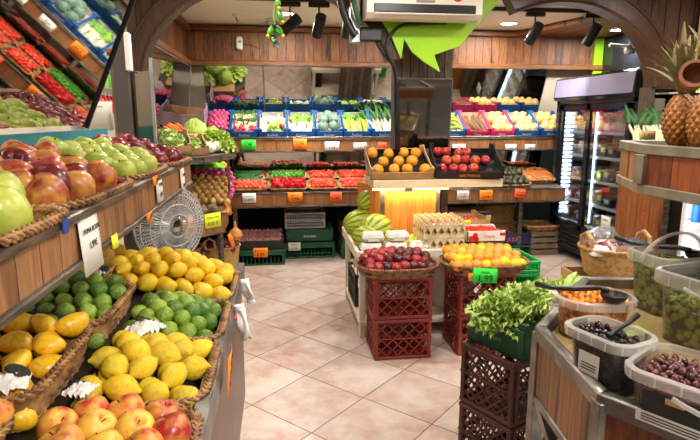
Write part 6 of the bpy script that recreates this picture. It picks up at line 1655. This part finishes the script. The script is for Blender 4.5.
ladle([(.85, 1.245, 1.035), (.88, 1.265, 1.04), (.93, 1.285, 1.05), (.97, 1.305, 1.065)], (.842, 1.23, 1.034), 'black ladle lying in the black olive tub', br=.026)
tub(T(.955, 1.07, .88, R(33)), .24, .25, .14, 'clear square tub of brown olives at the near right of the counter', 'brown_olive', 'olive_brown', 'brownish red olive', 'brown olive tub', .80, hand=(-1, False), lab=2)
ladle([(.98, 1.035, 1.015), (1.03, 1.025, 1.03), (1.12, 1.015, 1.06)], (.955, 1.045, 1.012), 'dark ladle sunk in the brown olives', br=.03)
tub(T(1.03, 1.61, .88, R(-8)), .26, .21, .138, 'low round tub of orange seasoned olives at the back of the counter', 'orange_olive', 'olive_orange', 'orange seasoned olive', 'orange olive tub', .9, hand=(1, False), rad=.09, lab=0)
ladle(chain([(608, 291, 1.53), (600, 288, 1.56), (575, 289, 1.62), (553, 288, 1.69), (537, 284, 1.77)]), at(614, 294, 1.525), 'black long-handled skimmer resting on the orange olives', br=.042, r=.008)
tub(T(1.45, 1.80, .88, R(5)), .25, .22, .225, 'tall clear tub of green olives at the back right of the counter', 'green_olive', 'olive_green', 'green olive', 'back green olive tub', .80, hand=(-1, True), lab=0, rim_h=.038)
ladle(chain([(690, 250, 1.78), (680, 248, 1.83), (655, 247, 1.92), (632, 243, 2.02), (616, 237, 2.10)]), at(697, 253, 1.75), 'black ladle across the tall green olive tub', br=.04, r=.008)
tub(T(1.39, 1.49, .88, R(14)), .33, .27, .235, 'large tub of dark green olives at the right edge of the counter', 'dark_green_olive', 'olive_green', 'dark green olive', 'right green olive tub', .55, hand=(-1, False), lab=0, rim_h=.042)
tag(MB().box((1.17, 1.60, .888), (.10, .07, .012), T(0, 0, 0), .003).build('leaflet', 'leaf_pale', None), 'green and yellow printed leaflet lying between the tubs', 'leaflet')
# ================================================================== PINEAPPLE SHELF
t = thing('pineapple_shelf', 'raised planked shelf with pale metal edges for the pineapples', 'shelf', T(0, 0, 0))
sp_ = [(1.46, 2.16), (1.33, 1.835), (1.37, .95), (2.0, .95), (2.0, 2.16)]
Z0, Z1 = 1.325, 1.505
MB().prism(sp_, Z1-.05, Z1-.035).build('shelf_deck', 'grey_wood', t, smooth=False)
mat('pale_metal', '9a9280', '857c6c', 9, rough=.45, metal=.5)
for i in (0, 1, 2, 3, 4):
    a, b = Vector(sp_[i]), Vector(sp_[(i+1) % 5]); d = b-a; m_ = (a+b)/2; ang = math.atan2(d.y, d.x); M = T(m_.x, m_.y, 0, ang)
    MB().box((0, 0, (Z0+Z1)/2), (d.length-.02, .02, Z1-Z0-.03), M).build('board', 'board_rich' if i else 'board_d', t, smooth=False)
    for z in (Z1-.017, Z0+.017): MB().box((0, 0, z), (d.length+.01, .034, .036), M, .003).build('metal_edge', 'pale_metal', t)
MB().box((1.33, 1.835, (Z0+Z1)/2), (.05, .05, Z1-Z0-.072), T(0, 0, 0), .003).build('corner_post', 'pale_metal', t)
for x, y in ((1.97, 2.12), (1.97, 1.0)): MB().bar((x, y, 0), (x, y, Z0), .04).build('leg', 'steel', t, smooth=False)
tag(MB().box((1.55, 1.65, Z1-.02), (.28, .50, .03)).build('tray', 'black_plastic', None, T(0, 0, 0), smooth=False), 'black tray under the pineapples', 'tray')
def pine_body():
    m = MB(); nu, nv = 72, 48
    def fn(u, v):
        q = 2*PI*u; z = v; r = .5*(math.sin(PI*min(1, max(0, .08+.86*v)))**.55)*(1-.12*v)
        a = math.sin(6.5*q*2/2+v*21); a = abs(math.cos((q*13/2)+v*PI*5.5))*abs(math.cos((q*13/2)-v*PI*5.5))
        r *= 1+.13*a
        return (r*math.cos(q), r*math.sin(q), z*1.62)
    # 13 is odd: use 12 spirals so that the seam closes
    def fn2(u, v):
        q = 2*PI*u; r = .5*(math.sin(PI*(.10+.84*v))**.55)*(1-.10*v)
        a = abs(math.cos(6*q+v*PI*5.5))*abs(math.cos(6*q-v*PI*5.5))
        r *= 1+.16*a
        return (r*math.cos(q), r*math.sin(q), v*1.62)
    m.grid(96, 64, fn2, wrap=True)
    m.f.append(tuple(range(95, -1, -1))); m.f.append(tuple(63*96+i for i in range(96)))
    return m
ME['pine_body'] = pine_body().mesh('pineapple', 'pine_skin', ang=180)
pl = MB(); prr = random.Random(8)
for k in range(34):
    t_ = k/34
    M = Matrix.Rotation(k*2.4, 4, 'Z') @ Matrix.Rotation(-1.05+1.15*t_, 4, 'Y')
    leaf_strip(pl, Matrix.Translation((0, 0, 1.6)) @ M, 1.3+.6*prr.random(), .24, .25+.35*t_, 7, .25, 0, prr)
ME['pine_crown'] = pl.mesh('crown', 'pine_leaf', ang=180)
for k, (x, y, s, l) in enumerate(((at(680, 140, 1.80).x, 1.80, .112, 'ripe pineapple at the front left of the shelf'), (at(706, 140, 1.66).x, 1.66, .118, 'ripe pineapple at the right edge, nearest the camera'), (1.57, 1.92, .112, 'ripe pineapple behind the two others'))):
    o = tag(put('pineapple', ME['pine_body'], None, T(x, y, Z1-.004, k*1.1) @ Matrix.Rotation(.08*(k-1), 4, 'Y') @ Sc(s)), l, 'pineapple')
    put('crown', ME['pine_crown'], o)
price(T(1.40, 1.93, Z1+.03) @ Matrix.Rotation(-.5, 4, 'Z'), .05, .034, 'kraft', ['1,99'], 'small brown price card at the back corner of the pineapple shelf', sizes=[.02])
p = at(695, 73, 1.42)
t = thing('hanging_cup', 'brown hollow cup hanging beside the pineapples', 'cup', Matrix.Translation(p) @ Matrix.Rotation(-.6, 4, 'Z') @ Matrix.Rotation(1.35, 4, 'X'))
mat('clay', '9a5a2a', '7a4420', 8, rough=.5)
MB().lathe([(0, -.08), (.026, -.08), (.036, -.045), (.039, 0), (.030, 0), (.028, -.045), (0, -.065)], 24).build('cup_body', 'clay', t)
pm = (Matrix.Rotation(1.35, 4, 'X').inverted() @ Matrix.Rotation(.6, 4, 'Z'))
MB().tube([(0, .037, -.01), pm @ Vector((0, 0, CZ-p.z))], .003, 5).build('cord', 'hemp', t)
